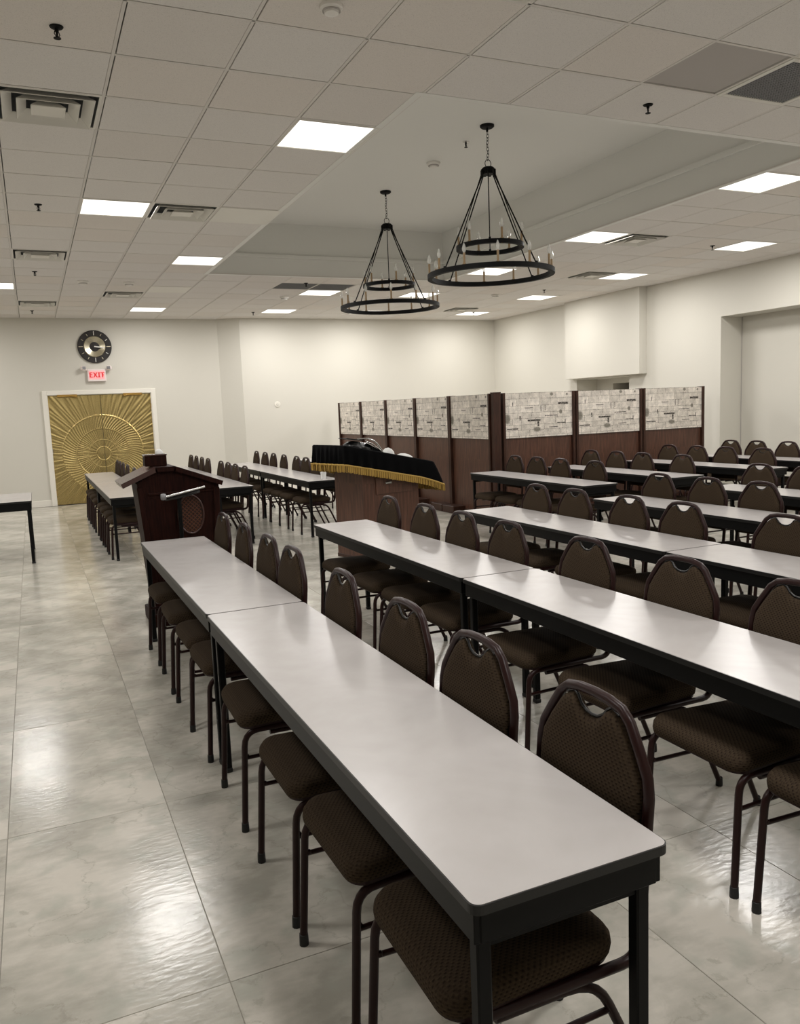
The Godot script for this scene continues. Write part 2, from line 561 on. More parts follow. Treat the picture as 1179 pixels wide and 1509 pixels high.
func build_walls() -> void:
	var top := 4.6
	# back wall with the door opening, a splayed corner and the deeper bay
	var w := thing("wall_back", "cream painted end wall with a splayed step beside the gold doors", "wall", Vector3.ZERO, 0, "", "structure")
	var th := -17.2
	span_part("wall_field", Vector3(ROOM_X0 - 0.2, 0, th), Vector3(0.315, top, BACK_L), M.wall, w)
	span_part("wall_field", Vector3(2.225, 0, th), Vector3(3.63, top, BACK_L), M.wall, w)
	span_part("wall_field", Vector3(0.315, 2.125, th), Vector3(2.225, top, BACK_L), M.wall, w)
	wall_prism("splayed_face", [[3.63, th], [3.63, BACK_L], [4.03, BACK_R], [4.03, th]], 0, top, w, M.wall)
	span_part("wall_field", Vector3(4.03, 0, th), Vector3(ROOM_X1 + 0.8, top, BACK_R), M.wall, w)
	# right wall: alcove, niche under the boxed soffit
	var x := ROOM_X1
	var r := thing("wall_right", "cream side wall with boxed soffit above a niche and a wide tall alcove", "wall", Vector3.ZERO, 0, "", "structure")
	var z_n0 := -13.5
	var z_n1 := -11.93
	var z_a := -9.76
	var z_b := -4.6
	span_part("wall_field", Vector3(x, 0, -17.2), Vector3(x + 0.8, top, z_n0), M.wall, r)
	span_part("wall_field", Vector3(x, 2.03, z_n0), Vector3(x + 0.8, top, z_n1), M.wall, r)
	span_part("niche_back", Vector3(x + 0.5, 0, z_n0), Vector3(x + 0.8, 1.70, z_n1), M.wall, r)
	span_part("niche_back", Vector3(x + 0.5, 1.93, z_n0), Vector3(x + 0.8, 2.03, z_n1), M.wall, r)
	span_part("niche_back", Vector3(x + 0.5, 1.70, z_n0), Vector3(x + 0.8, 1.93, -13.0), M.wall, r)
	span_part("niche_back", Vector3(x + 0.5, 1.70, -12.05), Vector3(x + 0.8, 1.93, z_n1), M.wall, r)
	span_part("hatch_shaft", Vector3(x + 0.8, 1.64, -13.06), Vector3(x + 2.0, 1.70, -11.99), M.wall, r)
	span_part("hatch_shaft", Vector3(x + 0.8, 1.93, -13.06), Vector3(x + 2.0, 1.99, -11.99), M.wall, r)
	span_part("hatch_shaft", Vector3(x + 0.8, 1.70, -13.06), Vector3(x + 2.0, 1.93, -13.0), M.wall, r)
	span_part("hatch_shaft", Vector3(x + 0.8, 1.70, -12.05), Vector3(x + 2.0, 1.93, -11.99), M.wall, r)
	span_part("hatch_shaft", Vector3(x + 2.0, 1.64, -13.06), Vector3(x + 2.06, 1.99, -11.99), M.wall, r)
	span_part("wall_field", Vector3(x, 0, z_n1), Vector3(x + 0.8, top, z_a), M.wall, r)
	span_part("alcove_back", Vector3(x + 0.45, 0, z_a), Vector3(x + 0.8, 2.845, z_b), M.wall, r)
	span_part("wall_field", Vector3(x, 2.845, z_a), Vector3(x + 0.8, top, z_b), M.wall, r)
	span_part("wall_field", Vector3(x, 0, z_b), Vector3(x + 0.8, top, ROOM_Z0 + 0.2), M.wall, r)
	span_part("soffit_box", Vector3(9.88, 2.05, -13.64), Vector3(x, CEIL + 0.02, -11.46), M.wall, r, 0.003)
	span_part("wall_joint", Vector3(x + 0.444, 0.1, z_a + 0.004), Vector3(x + 0.4505, 2.845, z_a + 0.012), M.grey_plate, r)
	var l := thing("wall_left", "cream side wall on the far side of the aisle", "wall", Vector3.ZERO, 0, "", "structure")
	span_part("wall_field", Vector3(ROOM_X0 - 0.2, 0, BACK_L), Vector3(ROOM_X0, top, ROOM_Z0 + 0.2), M.wall, l)
	var f := thing("wall_front", "cream wall behind the viewer", "wall", Vector3.ZERO, 0, "", "structure")
	span_part("wall_field", Vector3(ROOM_X0, 0, ROOM_Z0), Vector3(x, top, ROOM_Z0 + 0.2), M.wall, f)
	# skirting
	var s := thing("baseboard_back", "white skirting board along the end wall beside the gold doors", "baseboard", Vector3.ZERO, 0, "", "structure")
	span_part("board", Vector3(ROOM_X0, 0, BACK_L), Vector3(0.23, 0.125, BACK_L + 0.016), M.trim, s, 0.004)
	span_part("board", Vector3(2.31, 0, BACK_L), Vector3(3.62, 0.125, BACK_L + 0.016), M.trim, s, 0.004)
	span_part("board", Vector3(4.05, 0, BACK_R), Vector3(ROOM_X1, 0.125, BACK_R + 0.016), M.trim, s, 0.004)
	var s2 := thing("baseboard_right", "white skirting board along the side wall behind the dividers", "baseboard", Vector3.ZERO, 0, "", "structure")
	span_part("board", Vector3(x - 0.016, 0, BACK_R + 0.02), Vector3(x, 0.125, z_n0), M.trim, s2, 0.004)
	span_part("board", Vector3(x - 0.016, 0, z_n1), Vector3(x, 0.125, z_a), M.trim, s2, 0.004)

func lit_cells() -> Array:
	# row, column, label
	return [
		[1, 2, "large lit ceiling panel touching the near corner of the recess"],
		[5, 0, "lit ceiling panel beside the vent, on the aisle side of the recess"],
		[9, 2, "lit ceiling panel at the far aisle-side corner of the recess"],
		[13, -2, "lit ceiling panel cut by the picture edge above the aisle"],
		[17, 2, "small lit ceiling panel near the wall, over the clock's side"],
		[13, 6, "lit ceiling panel directly behind two dark plates past the recess"],
		[17, 6, "small lit ceiling panel near the end wall, above the splayed corner"],
		[17, 9, "lit ceiling panel near the end wall behind the farther chandelier's low ring"],
		[13, 9, "lit ceiling panel behind the farther chandelier's candles"],
		[9, 9, "lit ceiling panel seen through the nearer chandelier's low ring"],
		[5, 9, "lit ceiling panel beside a vent along the divider side of the recess"],
		[1, 9, "large lit ceiling panel next to the near end of the ledged recess side"],
		[5, 13, "lit ceiling panel near the side wall above the alcove"],
		[9, 13, "lit ceiling panel above the boxed soffit beside a small vent"],
		[13, 13, "lit ceiling panel near the side wall before the boxed soffit"],
		[17, 13, "small lit ceiling panel in the corner beyond the farther chandelier"],
		[-3, 6, "lit ceiling panel cut by the picture edge beside the dark grille"],
		[1, 13, "lit ceiling panel out of the picture beyond the alcove"],
		[-5, 1, "lit ceiling panel overhead in front of the viewer, out of the picture"],
		[-3, 11, "lit ceiling panel out of the picture above the near table ends"],
		[-3, -3, "lit ceiling panel overhead on the aisle side, out of the picture"],
		[5, -5, "lit ceiling panel out of the picture over the aisle"],
		[9, -5, "lit ceiling panel out of the picture over the far aisle"],
		[17, -4, "lit ceiling panel out of the picture by the end wall"],
		[-8, 1, "lit ceiling panel behind the viewer on the aisle side"],
		[-8, 8, "lit ceiling panel behind the viewer on the table side"],
	]

func cell_mid(r: int, c: int) -> Vector3:
	return Vector3(GX + MOD * (c + 0.5), CEIL, GZ - MOD * (r + 0.5))

func build_ceiling() -> void:
	var o := thing("ceiling", "suspended ceiling of square off-white fibre tiles around a deep painted recess", "ceiling", Vector3.ZERO, 0, "", "structure")
	var cx0 := GX + 3 * MOD
	var cx1 := GX + 9 * MOD
	var cz0 := GZ
	var cz1 := GZ - 11 * MOD
	var up := CEIL + 0.420
	var hi := 4.6
	# the dark void above the grid, and the recess
	span_part("plenum_board", Vector3(ROOM_X0, up, -17.0), Vector3(cx0 - 0.05, up + 0.05, ROOM_Z0), M.plenum, o)
	span_part("plenum_board", Vector3(cx1 + 0.05, up, -17.0), Vector3(ROOM_X1, up + 0.05, ROOM_Z0), M.plenum, o)
	span_part("plenum_board", Vector3(cx0 - 0.05, up, cz0 + 0.05), Vector3(cx1 + 0.05, up + 0.05, ROOM_Z0), M.plenum, o)
	span_part("plenum_board", Vector3(cx0 - 0.05, up, -17.0), Vector3(cx1 + 0.05, up + 0.05, cz1 - 0.05), M.plenum, o)
	span_part("recess_side", Vector3(cx0 - 0.05, CEIL - 0.004, cz1 - 0.05), Vector3(cx0, COFFER_TOP + 0.05, cz0 + 0.05), M.coffer, o)
	span_part("recess_side", Vector3(cx1, CEIL - 0.004, cz1 - 0.05), Vector3(cx1 + 0.05, COFFER_TOP + 0.05, cz0 + 0.05), M.coffer, o)
	span_part("recess_side", Vector3(cx0, CEIL - 0.004, cz0), Vector3(cx1, COFFER_TOP + 0.05, cz0 + 0.05), M.coffer, o)
	span_part("recess_side", Vector3(cx0, CEIL - 0.004, cz1 - 0.05), Vector3(cx1, COFFER_TOP + 0.05, cz1), M.coffer, o)
	span_part("recess_top", Vector3(cx0 - 0.05, COFFER_TOP, cz1 - 0.05), Vector3(cx1 + 0.05, COFFER_TOP + 0.1, cz0 + 0.05), M.coffer, o)
	# slim ledge moulding round the recess
	var ly := 3.80
	span_part("recess_moulding", Vector3(cx1 - 0.03, ly, cz1), Vector3(cx1, ly + 0.05, cz0), M.coffer, o, 0.004)
	span_part("recess_moulding", Vector3(cx0, ly, cz1), Vector3(cx0 + 0.03, ly + 0.05, cz0), M.coffer, o, 0.004)
	span_part("recess_moulding", Vector3(cx0 + 0.03, ly, cz1), Vector3(cx1 - 0.03, ly + 0.05, cz1 + 0.03), M.coffer, o, 0.004)
	span_part("recess_moulding", Vector3(cx0 + 0.03, ly, cz0 - 0.03), Vector3(cx1 - 0.03, ly + 0.05, cz0), M.coffer, o, 0.004)
	span_part("roof_slab", Vector3(ROOM_X0 - 0.2, hi, -17.2), Vector3(ROOM_X1 + 0.8, hi + 0.1, ROOM_Z0 + 0.2), M.plenum, o)
	# cells taken by fittings
	var used := {}
	for l in lit_cells():
		used[Vector2i(l[0], l[1])] = true
	for v in vent_cells():
		used[Vector2i(v[0], v[1])] = true
	for g in plate_cells():
		used[Vector2i(g[0], g[1])] = true
	# tiles: the face level with the tee bars, an open joint on two sides
	var t := MB.new()
	t.box(Vector3(0, 0.005, 0), Vector3(0.584, 0.010, 0.584), 0.0015)
	var tm := t.mesh()
	var list := []
	for r in range(-12, 20):
		for c in range(-8, 16):
			if c >= 3 and c < 9 and r >= 0 and r < 11:
				continue
			if used.has(Vector2i(r, c)):
				continue
			var m := cell_mid(r, c)
			if m.z < -16.75 or m.z > ROOM_Z0 or m.x < ROOM_X0 or m.x > ROOM_X1:
				continue
			var p := seen_at(m)
			var big := -1.0
			if p.z > 0 and p.x > -60 and p.x < 1240 and p.y > -60:
				big = 1.0 / pow(p.z, 3.0)
			list.append([big, m, r, c])
	list.sort_custom(func(a, d): return a[0] > d[0])
	var rest := MB.new()
	for k in list.size():
		var m: Vector3 = list[k][1] + Vector3(0.003, 0, 0.003)
		var lowered: float = rng.randf_range(-0.0015, 0.0)
		if k < 295 and list[k][0] > 0:
			var i: int = 0 if rng.randf() < 0.6 else rng.randi_range(1, 2)
			put("ceiling_tile", tm, M["fibre%d" % i], o, m + Vector3(0, lowered, 0))
		else:
			rest.box(m + Vector3(0, 0.005, 0), Vector3(0.584, 0.010, 0.584), 0.0)
	var s := put("ceiling_tile_remainder", rest.mesh(), M.fibre0, o)
	s.set_meta("kind", "stuff")
	# tee bars
	for c in range(-8, 17):
		var x := GX + MOD * c
		if x > ROOM_X1 or x < ROOM_X0:
			continue
		var runs := [[-17.0, ROOM_Z0]]
		if c > 3 and c < 9:
			runs = [[-17.0, cz1 - 0.01], [cz0 + 0.01, ROOM_Z0]]
		for q in runs:
			span_part("tee_bar", Vector3(x - 0.009, CEIL - 0.001, q[0]), Vector3(x + 0.009, CEIL + 0.010, q[1]), M.tee, o)
	for r in range(-12, 20):
		var z := GZ - MOD * r
		if z > ROOM_Z0 or z < -16.9:
			continue
		var runs := [[ROOM_X0, ROOM_X1]]
		if r > 0 and r < 11:
			runs = [[ROOM_X0, cx0 - 0.01], [cx1 + 0.01, ROOM_X1]]
		for q in runs:
			span_part("cross_tee_bar", Vector3(q[0], CEIL - 0.001, z - 0.009), Vector3(q[1], CEIL + 0.010, z + 0.009), M.tee, o)
	# wall angle at the room's edge
	span_part("wall_angle", Vector3(ROOM_X0, CEIL - 0.003, BACK_L), Vector3(3.63, CEIL + 0.011, BACK_L + 0.022), M.tee, o)
	span_part("wall_angle", Vector3(4.03, CEIL - 0.003, BACK_R), Vector3(ROOM_X1, CEIL + 0.011, BACK_R + 0.022), M.tee, o)
	span_part("wall_angle", Vector3(ROOM_X1 - 0.022, CEIL - 0.003, BACK_R), Vector3(ROOM_X1, CEIL + 0.011, ROOM_Z0), M.tee, o)

func build_ceiling_lights() -> void:
	var fr := MB.new()
	for s in [-1.0, 1.0]:
		fr.box(Vector3(s * 0.290, 0, 0), Vector3(0.014, 0.016, 0.594), 0.002)
		fr.box(Vector3(0, 0, s * 0.290), Vector3(0.566, 0.016, 0.014), 0.002)
	var fm := fr.mesh()
	var df := MB.new()
	df.box(Vector3.ZERO, Vector3(0.566, 0.006, 0.566), 0.0)
	var dm := df.mesh()
	for l in lit_cells():
		var at := cell_mid(l[0], l[1])
		var o := thing("ceiling_light", l[2], "ceiling light", at, 0, "square ceiling lights")
		put("frame", fm, M.white_metal, o, Vector3(0, 0.002, 0))
		put("diffuser", dm, M.led, o, Vector3(0, 0.004, 0))
		var a := AreaLight3D.new()
		a.name = "panel_glow"
		a.area_size = Vector2(0.56, 0.56)
		a.light_energy = LAMP_ENERGY
		a.light_color = Color(1.0, 0.988, 0.975)
		a.shadow_enabled = true
		a.area_range = 30.0
		a.area_attenuation = 2.0
		o.add_child(a)
		a.position = Vector3(0, -0.008, 0)
		a.rotation.x = -PI / 2

func vent_cells() -> Array:
	return [
		[1, -1, "large square louvred air vent in the corner of the ceiling by the sprinkler"],
		[5, 1, "square louvred air vent next to a lit panel on the aisle side"],
		[9, -1, "square louvred air vent over the aisle between two sprinklers"],
		[14, 1, "square louvred air vent over the middle of the room before the clock"],
		[16, -1, "small square louvred air vent nearest the end wall over the aisle"],
		[5, 10, "dark-slotted air vent beside a lit panel along the ledged recess side"],
		[9, 12, "dark-slotted air vent beside the lit panel above the boxed soffit"],
		[-3, 2, "square air vent of which only an edge shows at the top of the picture"],
		[16, 12, "small dark-slotted air vent in the corner beyond the farther chandelier"],
	]

func plate_cells() -> Array:
	return [
		[-2, 5, "grey_access_plate", "plain grey ceiling plate set in deep next to the dark grille", 0],
		[-2, 6, "return_air_grille", "dark gridded return air grille at the picture edge of the ceiling", 1],
		[12, 5, "return_air_plate", "dark grey ceiling plate past the recess, beside a sprinkler", 2],
		[12, 6, "return_air_plate", "dark grey ceiling plate right in front of a lit panel", 2],
		[13, 2, "blank_ceiling_plate", "bright plain white ceiling plate past the far aisle-side panel", 3],
		[5, 2, "blank_ceiling_plate", "bright plain white ceiling plate between vent and recess edge", 3],
	]

func build_vents() -> void:
	# nested square louvres that flare outwards and down
	for v in vent_cells():
		var at := cell_mid(v[0], v[1])
		var o := thing("air_vent", v[2], "air vent", at, 0, "square ceiling air vents")
		var plate := MB.new()
		for s in [-1.0, 1.0]:
			plate.box(Vector3(s * 0.290, 0.002, 0), Vector3(0.014, 0.008, 0.594), 0.001)
			plate.box(Vector3(0, 0.002, s * 0.290), Vector3(0.566, 0.008, 0.014), 0.001)
		put("face_plate", plate.mesh(), M.white_metal, o)
		var dark := MB.new()
		# sheet-metal neck that leads up into the void
		for s in [-1.0, 1.0]:
			dark.box(Vector3(s * 0.287, 0.195, 0), Vector3(0.004, 0.38, 0.578), 0.0)
			dark.box(Vector3(0, 0.195, s * 0.287), Vector3(0.570, 0.38, 0.004), 0.0)
		dark.box(Vector3(0, 0.387, 0), Vector3(0.578, 0.004, 0.578), 0.0)
		put("duct_neck", dark.mesh(), M.galvanised, o)
		for k in 3:
			var ro: float = [0.262, 0.180, 0.100][k]
			var ri: float = ro - 0.056
			var yb: float = -0.018 - 0.002 * k
			var yt: float = 0.030
			var b := MB.new()
			for q in 4:
				var bs := Basis(Vector3.UP, q * PI / 2)
				var p0 := bs * Vector3(-ro, yb, ro)
				var p1 := bs * Vector3(ro, yb, ro)
				var p2 := bs * Vector3(ri, yt, ri)
				var p3 := bs * Vector3(-ri, yt, ri)
				b.quad(p0, p1, p2, p3, bs * Vector3(0, 0.69, 0.72))
				var t := bs * Vector3(0, -0.003, -0.003)
				b.quad(p0 + t, p1 + t, p2 + t, p3 + t, bs * Vector3(0, -0.69, -0.72))
				b.quad(p0, p1, p1 + t, p0 + t, bs * Vector3(0, -0.3, 0.95))
			if k == 2:
				b.box(Vector3(0, yb + 0.004, 0), Vector3(ro * 2 - 0.01, 0.003, ro * 2 - 0.01), 0.0)
			put("louvre", b.mesh(), M.white_metal, o)
	for g in plate_cells():
		var at := cell_mid(g[0], g[1])
		var o := thing(g[2], g[3], "ceiling plate", at)
		if g[4] == 0:
			box_part("plate", Vector3(0, 0.008, 0), Vector3(0.575, 0.004, 0.575), M.grey_plate, o)
		elif g[4] == 1:
			var b := MB.new()
			for s in [-1.0, 1.0]:
				b.box(Vector3(s * 0.278, -0.002, 0), Vector3(0.036, 0.010, 0.592), 0.002)
				b.box(Vector3(0, -0.002, s * 0.278), Vector3(0.52, 0.010, 0.036), 0.002)
			put("frame", b.mesh(), M.white_metal, o)
			var nk := MB.new()
			for s in [-1.0, 1.0]:
				nk.box(Vector3(s * 0.272, 0.20, 0), Vector3(0.004, 0.37, 0.548), 0.0)
				nk.box(Vector3(0, 0.20, s * 0.272), Vector3(0.540, 0.37, 0.004), 0.0)
			nk.box(Vector3(0, 0.387, 0), Vector3(0.548, 0.004, 0.548), 0.0)
			put("duct_neck", nk.mesh(), M.galvanised, o)
			var c := MB.new()
			for k in 25:
				var p := -0.25 + k * 0.5 / 24.0
				c.box(Vector3(p, 0.002, 0), Vector3(0.007, 0.010, 0.52), 0.0)
				c.box(Vector3(0, 0.003, p), Vector3(0.52, 0.008, 0.007), 0.0)
			put("grid", c.mesh(), M.grille, o)
		elif g[4] == 2:
			box_part("plate", Vector3(0, 0.007, 0), Vector3(0.578, 0.004, 0.578), M.dark_plate, o)
			var b := MB.new()
			for k in 14:
				b.box(Vector3(0, 0.003, -0.26 + 0.04 * k), Vector3(0.56, 0.006, 0.006), 0.0)
			put("slat_screen", b.mesh(), M.grille, o)
		else:
			box_part("plate", Vector3(0, 0.0, 0), Vector3(0.588, 0.010, 0.588), M.white_metal, o, 0.002)

func build_sprinklers() -> void:
	var esc := MB.new()
	esc.lathe([Vector2(0.0, 0.0), Vector2(0.034, 0.0), Vector2(0.030, -0.006), Vector2(0.014, -0.010), Vector2(0.0, -0.010)], 14)
	var em := esc.mesh()
	var hd := MB.new()
	hd.lathe([Vector2(0.010, -0.008), Vector2(0.010, -0.022), Vector2(0.006, -0.026), Vector2(0.004, -0.052), Vector2(0.0, -0.052)], 10)
	hd.tube([Vector3(-0.010, -0.022, 0), Vector3(-0.016, -0.036, 0), Vector3(0, -0.054, 0), Vector3(0.016, -0.036, 0), Vector3(0.010, -0.022, 0)], 0.0025, 6)
	var hm := hd.mesh()
	var dp := MB.new()
	dp.lathe([Vector2(0, -0.052), Vector2(0.018, -0.053), Vector2(0.018, -0.056), Vector2(0, -0.056)], 12)
	var dm := dp.mesh()
	for s in [
		[0.287, -4.557, CEIL, "ceiling sprinkler above the big corner vent"],
		[0.230, -8.173, CEIL, "ceiling sprinkler between vent and lit panel over the aisle"],
		[0.214, -11.741, CEIL, "ceiling sprinkler just past the aisle vent"],
		[0.186, -15.8, CEIL, "small ceiling sprinkler closest to the end wall over the aisle"],
		[3.925, -4.462, CEIL, "black ceiling sprinkler by the recess edge near the grey plate"],
		[8.308, -8.227, CEIL, "ceiling sprinkler beside the lit panel above the alcove"],
		[3.993, -12.072, CEIL, "ceiling sprinkler past the recess in front of dark plates"],
		[4.083, -15.668, CEIL, "small ceiling sprinkler beside the panel above the splayed corner"],
		[8.345, -12.109, CEIL, "ceiling sprinkler before the boxed soffit"],
		[8.715, -15.245, CEIL, "small ceiling sprinkler next to the corner panel"],
		[4.28, -7.55, COFFER_TOP, "sprinkler on the recess top between the chandeliers"],
	]:
		var o := thing("sprinkler", s[3], "sprinkler", Vector3(s[0], s[2] - 0.001, s[1]), 0.6, "ceiling sprinklers")
		put("escutcheon", em, M.chrome if s[2] > 4 else M.iron, o)
		put("head", hm, M.iron, o)
		put("deflector", dm, M.iron, o)
	var bd := MB.new()
	bd.lathe([Vector2(0, 0), Vector2(0.075, 0), Vector2(0.075, -0.018), Vector2(0.062, -0.030), Vector2(0.050, -0.032)], 22)
	bd.lathe([Vector2(0.050, -0.032), Vector2(0.046, -0.050), Vector2(0.020, -0.056), Vector2(0, -0.056)], 22)
	var bm := bd.mesh()
	var rg := MB.new()
	rg.lathe([Vector2(0.058, -0.030), Vector2(0.061, -0.036), Vector2(0.056, -0.040), Vector2(0.050, -0.036)], 22)
	var rm := rg.mesh()
	for s in [
		[4.28, -8.28, COFFER_TOP, "white smoke detector on the recess top between the chandeliers"],
		[0.834, -12.414, CEIL, "small white smoke detector over the aisle before the clock"],
		[1.454, -12.431, CEIL, "small white detector next to another one before the clock"],
		[7.756, -12.772, CEIL, "small white smoke detector below the nearer chandelier's ring"],
		[1.494, -3.908, CEIL, "white round detector at the top picture edge"],
		[4.079, -13.529, CEIL, "white detector with a beam lamp beside the dark plates"],
	]:
		var o := thing("smoke_detector", s[3], "smoke detector", Vector3(s[0], s[2] - 0.001, s[1]), 0, "ceiling detectors")
		put("body", bm, M.pale, o)
		put("vent_ring", rm, M.grey_plate, o)
		if s[1] > -4.0:
			o.scale = Vector3.ONE * 0.75

# ------------------------------------------------------------------ doors, clock, exit sign
func door_relief(x: float, y: float) -> float:
	# x, y from the centre of the sunburst, metres
	var r := sqrt(x * x + y * y)
	var a := atan2(y, x)
	var h := 0.0
	var ring := func(rr: float, w: float) -> float: return maxf(0.0, 1.0 - absf(r - rr) / w)
	if r > 0.75:
		h += 0.0030 * (0.5 + 0.5 * sin(a * 116.0)) * (0.55 + 0.45 * sin(a * 37.0 + 1.0))
		h += 0.0012 * sin(a * 71.0 + r * 9.0)
	elif r > 0.50:
		# curved feathers that sweep outwards
		h += 0.0048 * absf(sin((a * 41.0 + r * 26.0)))
	elif r > 0.13:
		h += 0.0026 * (0.5 + 0.5 * sin(a * 72.0)) * clampf(r / 0.3, 0, 1) + 0.0008 * sin(a * 23.0)
	else:
		h += 0.004 * (1.0 - r / 0.13)
	if a > -0.4 and a < 1.75:
		h += 0.012 * ring.call(0.75, 0.018)
	else:
		h += 0.004 * ring.call(0.75, 0.014)
	if a < -1.2 or a > 2.9:
		h += 0.011 * ring.call(0.49, 0.016)
	else:
		h += 0.004 * ring.call(0.49, 0.014)
	h += 0.007 * ring.call(0.13, 0.014) + 0.003 * ring.call(0.27, 0.010)
	return h

func build_door() -> void:
	var o := thing("door_1", "pair of gold metal doors embossed with a sunburst, in a white frame", "door", Vector3(1.27, 0, BACK_L), 0, "", "structure")
	var hw := 0.945
	var H := 2.11
	# white casing
	var fr := MB.new()
	for s in [-1.0, 1.0]:
		fr.box(Vector3(s * (hw + 0.055), (H + 0.09) / 2, 0.012), Vector3(0.085, H + 0.09, 0.044), 0.005)
		fr.box(Vector3(s * (hw + 0.008), H / 2, -0.06), Vector3(0.016, H, 0.16), 0.0)
	fr.box(Vector3(0, H + 0.047, 0.012), Vector3(hw * 2 + 0.03, 0.085, 0.044), 0.005)
	fr.box(Vector3(0, H + 0.008, -0.06), Vector3(hw * 2, 0.016, 0.16), 0.0)
	put("casing", fr.mesh(), M.trim, o)
	span_part("door_stop", Vector3(-hw, 0.0, -0.20), Vector3(hw, H, -0.10), M.trim, o)
	for s in [-1, 1]:
		var x0 := -hw if s < 0 else 0.004
		var x1 := -0.004 if s < 0 else hw
		var rows := []
		var ny := 320
		var nx := 150
		for j in ny + 1:
			var row := []
			for i in nx + 1:
				var x := lerpf(x0, x1, float(i) / nx)
				var y := lerpf(0.012, H - 0.006, float(j) / ny)
				row.append(Vector3(x, y, -0.030 + door_relief(x + 0.02, y - 0.96)))
			rows.append(row)
		var b := MB.new()
		b.skin(rows, false, Vector3((x0 + x1) / 2, 1.0, -5.0))
		b.box(Vector3((x0 + x1) / 2, H / 2 + 0.003, -0.056), Vector3(x1 - x0, H - 0.018, 0.05), 0.0)
		var leaf := put("door_leaf", b.mesh(), M.brass_door, o)
		# closer at the head of each leaf, hinge at its outer edge
		var cl := MB.new()
		cl.box(Vector3(s * 0.60, H - 0.01, 0.022), Vector3(0.36, 0.045, 0.045), 0.006)
		cl.tube([Vector3(s * 0.50, H - 0.02, 0.04), Vector3(s * 0.42, H - 0.045, 0.12), Vector3(s * 0.60, H - 0.005, 0.05)], 0.007, 6)
		put("door_closer", cl.mesh(), M.brass, leaf)
		for hy in [0.25, 1.05, 1.86]:
			var hg := MB.new()
			hg.tube([Vector3(s * (hw - 0.004), hy - 0.05, 0.004), Vector3(s * (hw - 0.004), hy + 0.05, 0.004)], 0.009, 8)
			put("hinge", hg.mesh(), M.chrome if hy == 1.05 else M.brass, leaf)

func upright() -> Basis:
	# turns a lathe so that its axis looks out of the end wall (+z)
	return Basis(Vector3.RIGHT, PI / 2)

func build_clock() -> void:
	var o := thing("wall_clock", "round dark brown wall clock with a gold dish face above the exit sign", "clock", Vector3(1.243, 3.022, BACK_L))
	var b := MB.new()
	b.lathe([Vector2(0.312, 0.0), Vector2(0.312, 0.035), Vector2(0.302, 0.045), Vector2(0.205, 0.040), Vector2(0.195, 0.02)], 48, Vector3.ZERO, upright())
	put("rim", b.mesh(), M.clock_dark, o)
	var d := MB.new()
	d.lathe([Vector2(0.198, 0.034), Vector2(0.186, 0.040), Vector2(0.090, 0.016), Vector2(0.085, 0.016)], 40, Vector3.ZERO, upright())
	put("gold_dish", d.mesh(), M.clock_gold, o)
	var c := MB.new()
	c.lathe([Vector2(0.092, 0.014), Vector2(0.088, 0.024), Vector2(0.0, 0.026)], 28, Vector3.ZERO, upright())
	put("hub", c.mesh(), M.clock_dark, o)
	for k in 12:
		var a := TAU * k / 12.0
		var m := MB.new()
		var lng := 0.078 if k % 3 == 0 else 0.045
		m.box(Vector3(0, 0.252, 0.046), Vector3(0.012 if k % 3 == 0 else 0.010, lng, 0.006), 0.001)
		var n := put("hour_mark", m.mesh(), M.pale if k in [0, 2, 4, 6] else M.clock_gold, o)
		n.rotation.z = -a
	var h1 := MB.new()
	h1.box(Vector3(0, 0.085, 0.052), Vector3(0.022, 0.19, 0.005), 0.001)
	var n1 := put("minute_hand", h1.mesh(), M.pale, o)
	n1.rotation.z = -deg_to_rad(97)
	var h2 := MB.new()
	h2.box(Vector3(0, 0.045, 0.046), Vector3(0.018, 0.11, 0.005), 0.001)
	var n2 := put("hour_hand", h2.mesh(), M.black_plastic, o)
	n2.rotation.z = -deg_to_rad(108)

func build_exit_sign() -> void:
	var o := thing("exit_sign", "white lit EXIT sign with red letters and two emergency lamp heads", "exit sign", Vector3(1.235, 2.475, BACK_L))
	box_part("housing", Vector3(0, 0, 0.035), Vector3(0.335, 0.235, 0.07), M.sign_white, o, 0.008)
	box_part("lit_face", Vector3(0, 0.004, 0.0715), Vector3(0.285, 0.165, 0.003), M.sign_glow, o, 0.001)
	var f := SystemFont.new()
	f.font_names = PackedStringArray(["Droid Sans"])
	f.font_weight = 700
	var t := TextMesh.new()
	t.text = "EXIT"
	t.font = f
	t.font_size = 64
	t.pixel_size = 0.0021
	t.depth = 0.003
	put("lettering", t, M.sign_red, o, Vector3(0, 0.004, 0.0745))
	for s in [-1.0, 1.0]:
		var p := PackedVector2Array([Vector2(s * 0.132, 0.004), Vector2(s * 0.116, 0.022), Vector2(s * 0.116, -0.014)])
		var b := MB.new()
		b.prism(p, 0.073, 0.0755)
		put("chevron", b.mesh(), M.sign_red, o)
		var arm := MB.new()
		arm.tube([Vector3(s * 0.155, 0.09, 0.04), Vector3(s * 0.20, 0.115, 0.07)], 0.012, 8)
		put("lamp_arm", arm.mesh(), M.sign_white, o)
		var hd := MB.new()
		hd.box(Vector3(s * 0.235, 0.140, 0.09), Vector3(0.085, 0.075, 0.08), 0.012, Basis(Vector3.UP, -s * 0.35))
		var h := put("lamp_head", hd.mesh(), M.sign_white, o)
		var ln := MB.new()
		ln.box(Vector3(s * 0.235, 0.140, 0.09) + Basis(Vector3.UP, -s * 0.35) * Vector3(0, 0, 0.040), Vector3(0.066, 0.056, 0.006), 0.003, Basis(Vector3.UP, -s * 0.35))
		put("lens", ln.mesh(), M.grille, h)

# ------------------------------------------------------------------ tables and chairs
var table_proto: Node3D
var chair_proto: Node3D
const TL := 2.432
const TW := 0.457
const TH := 0.733

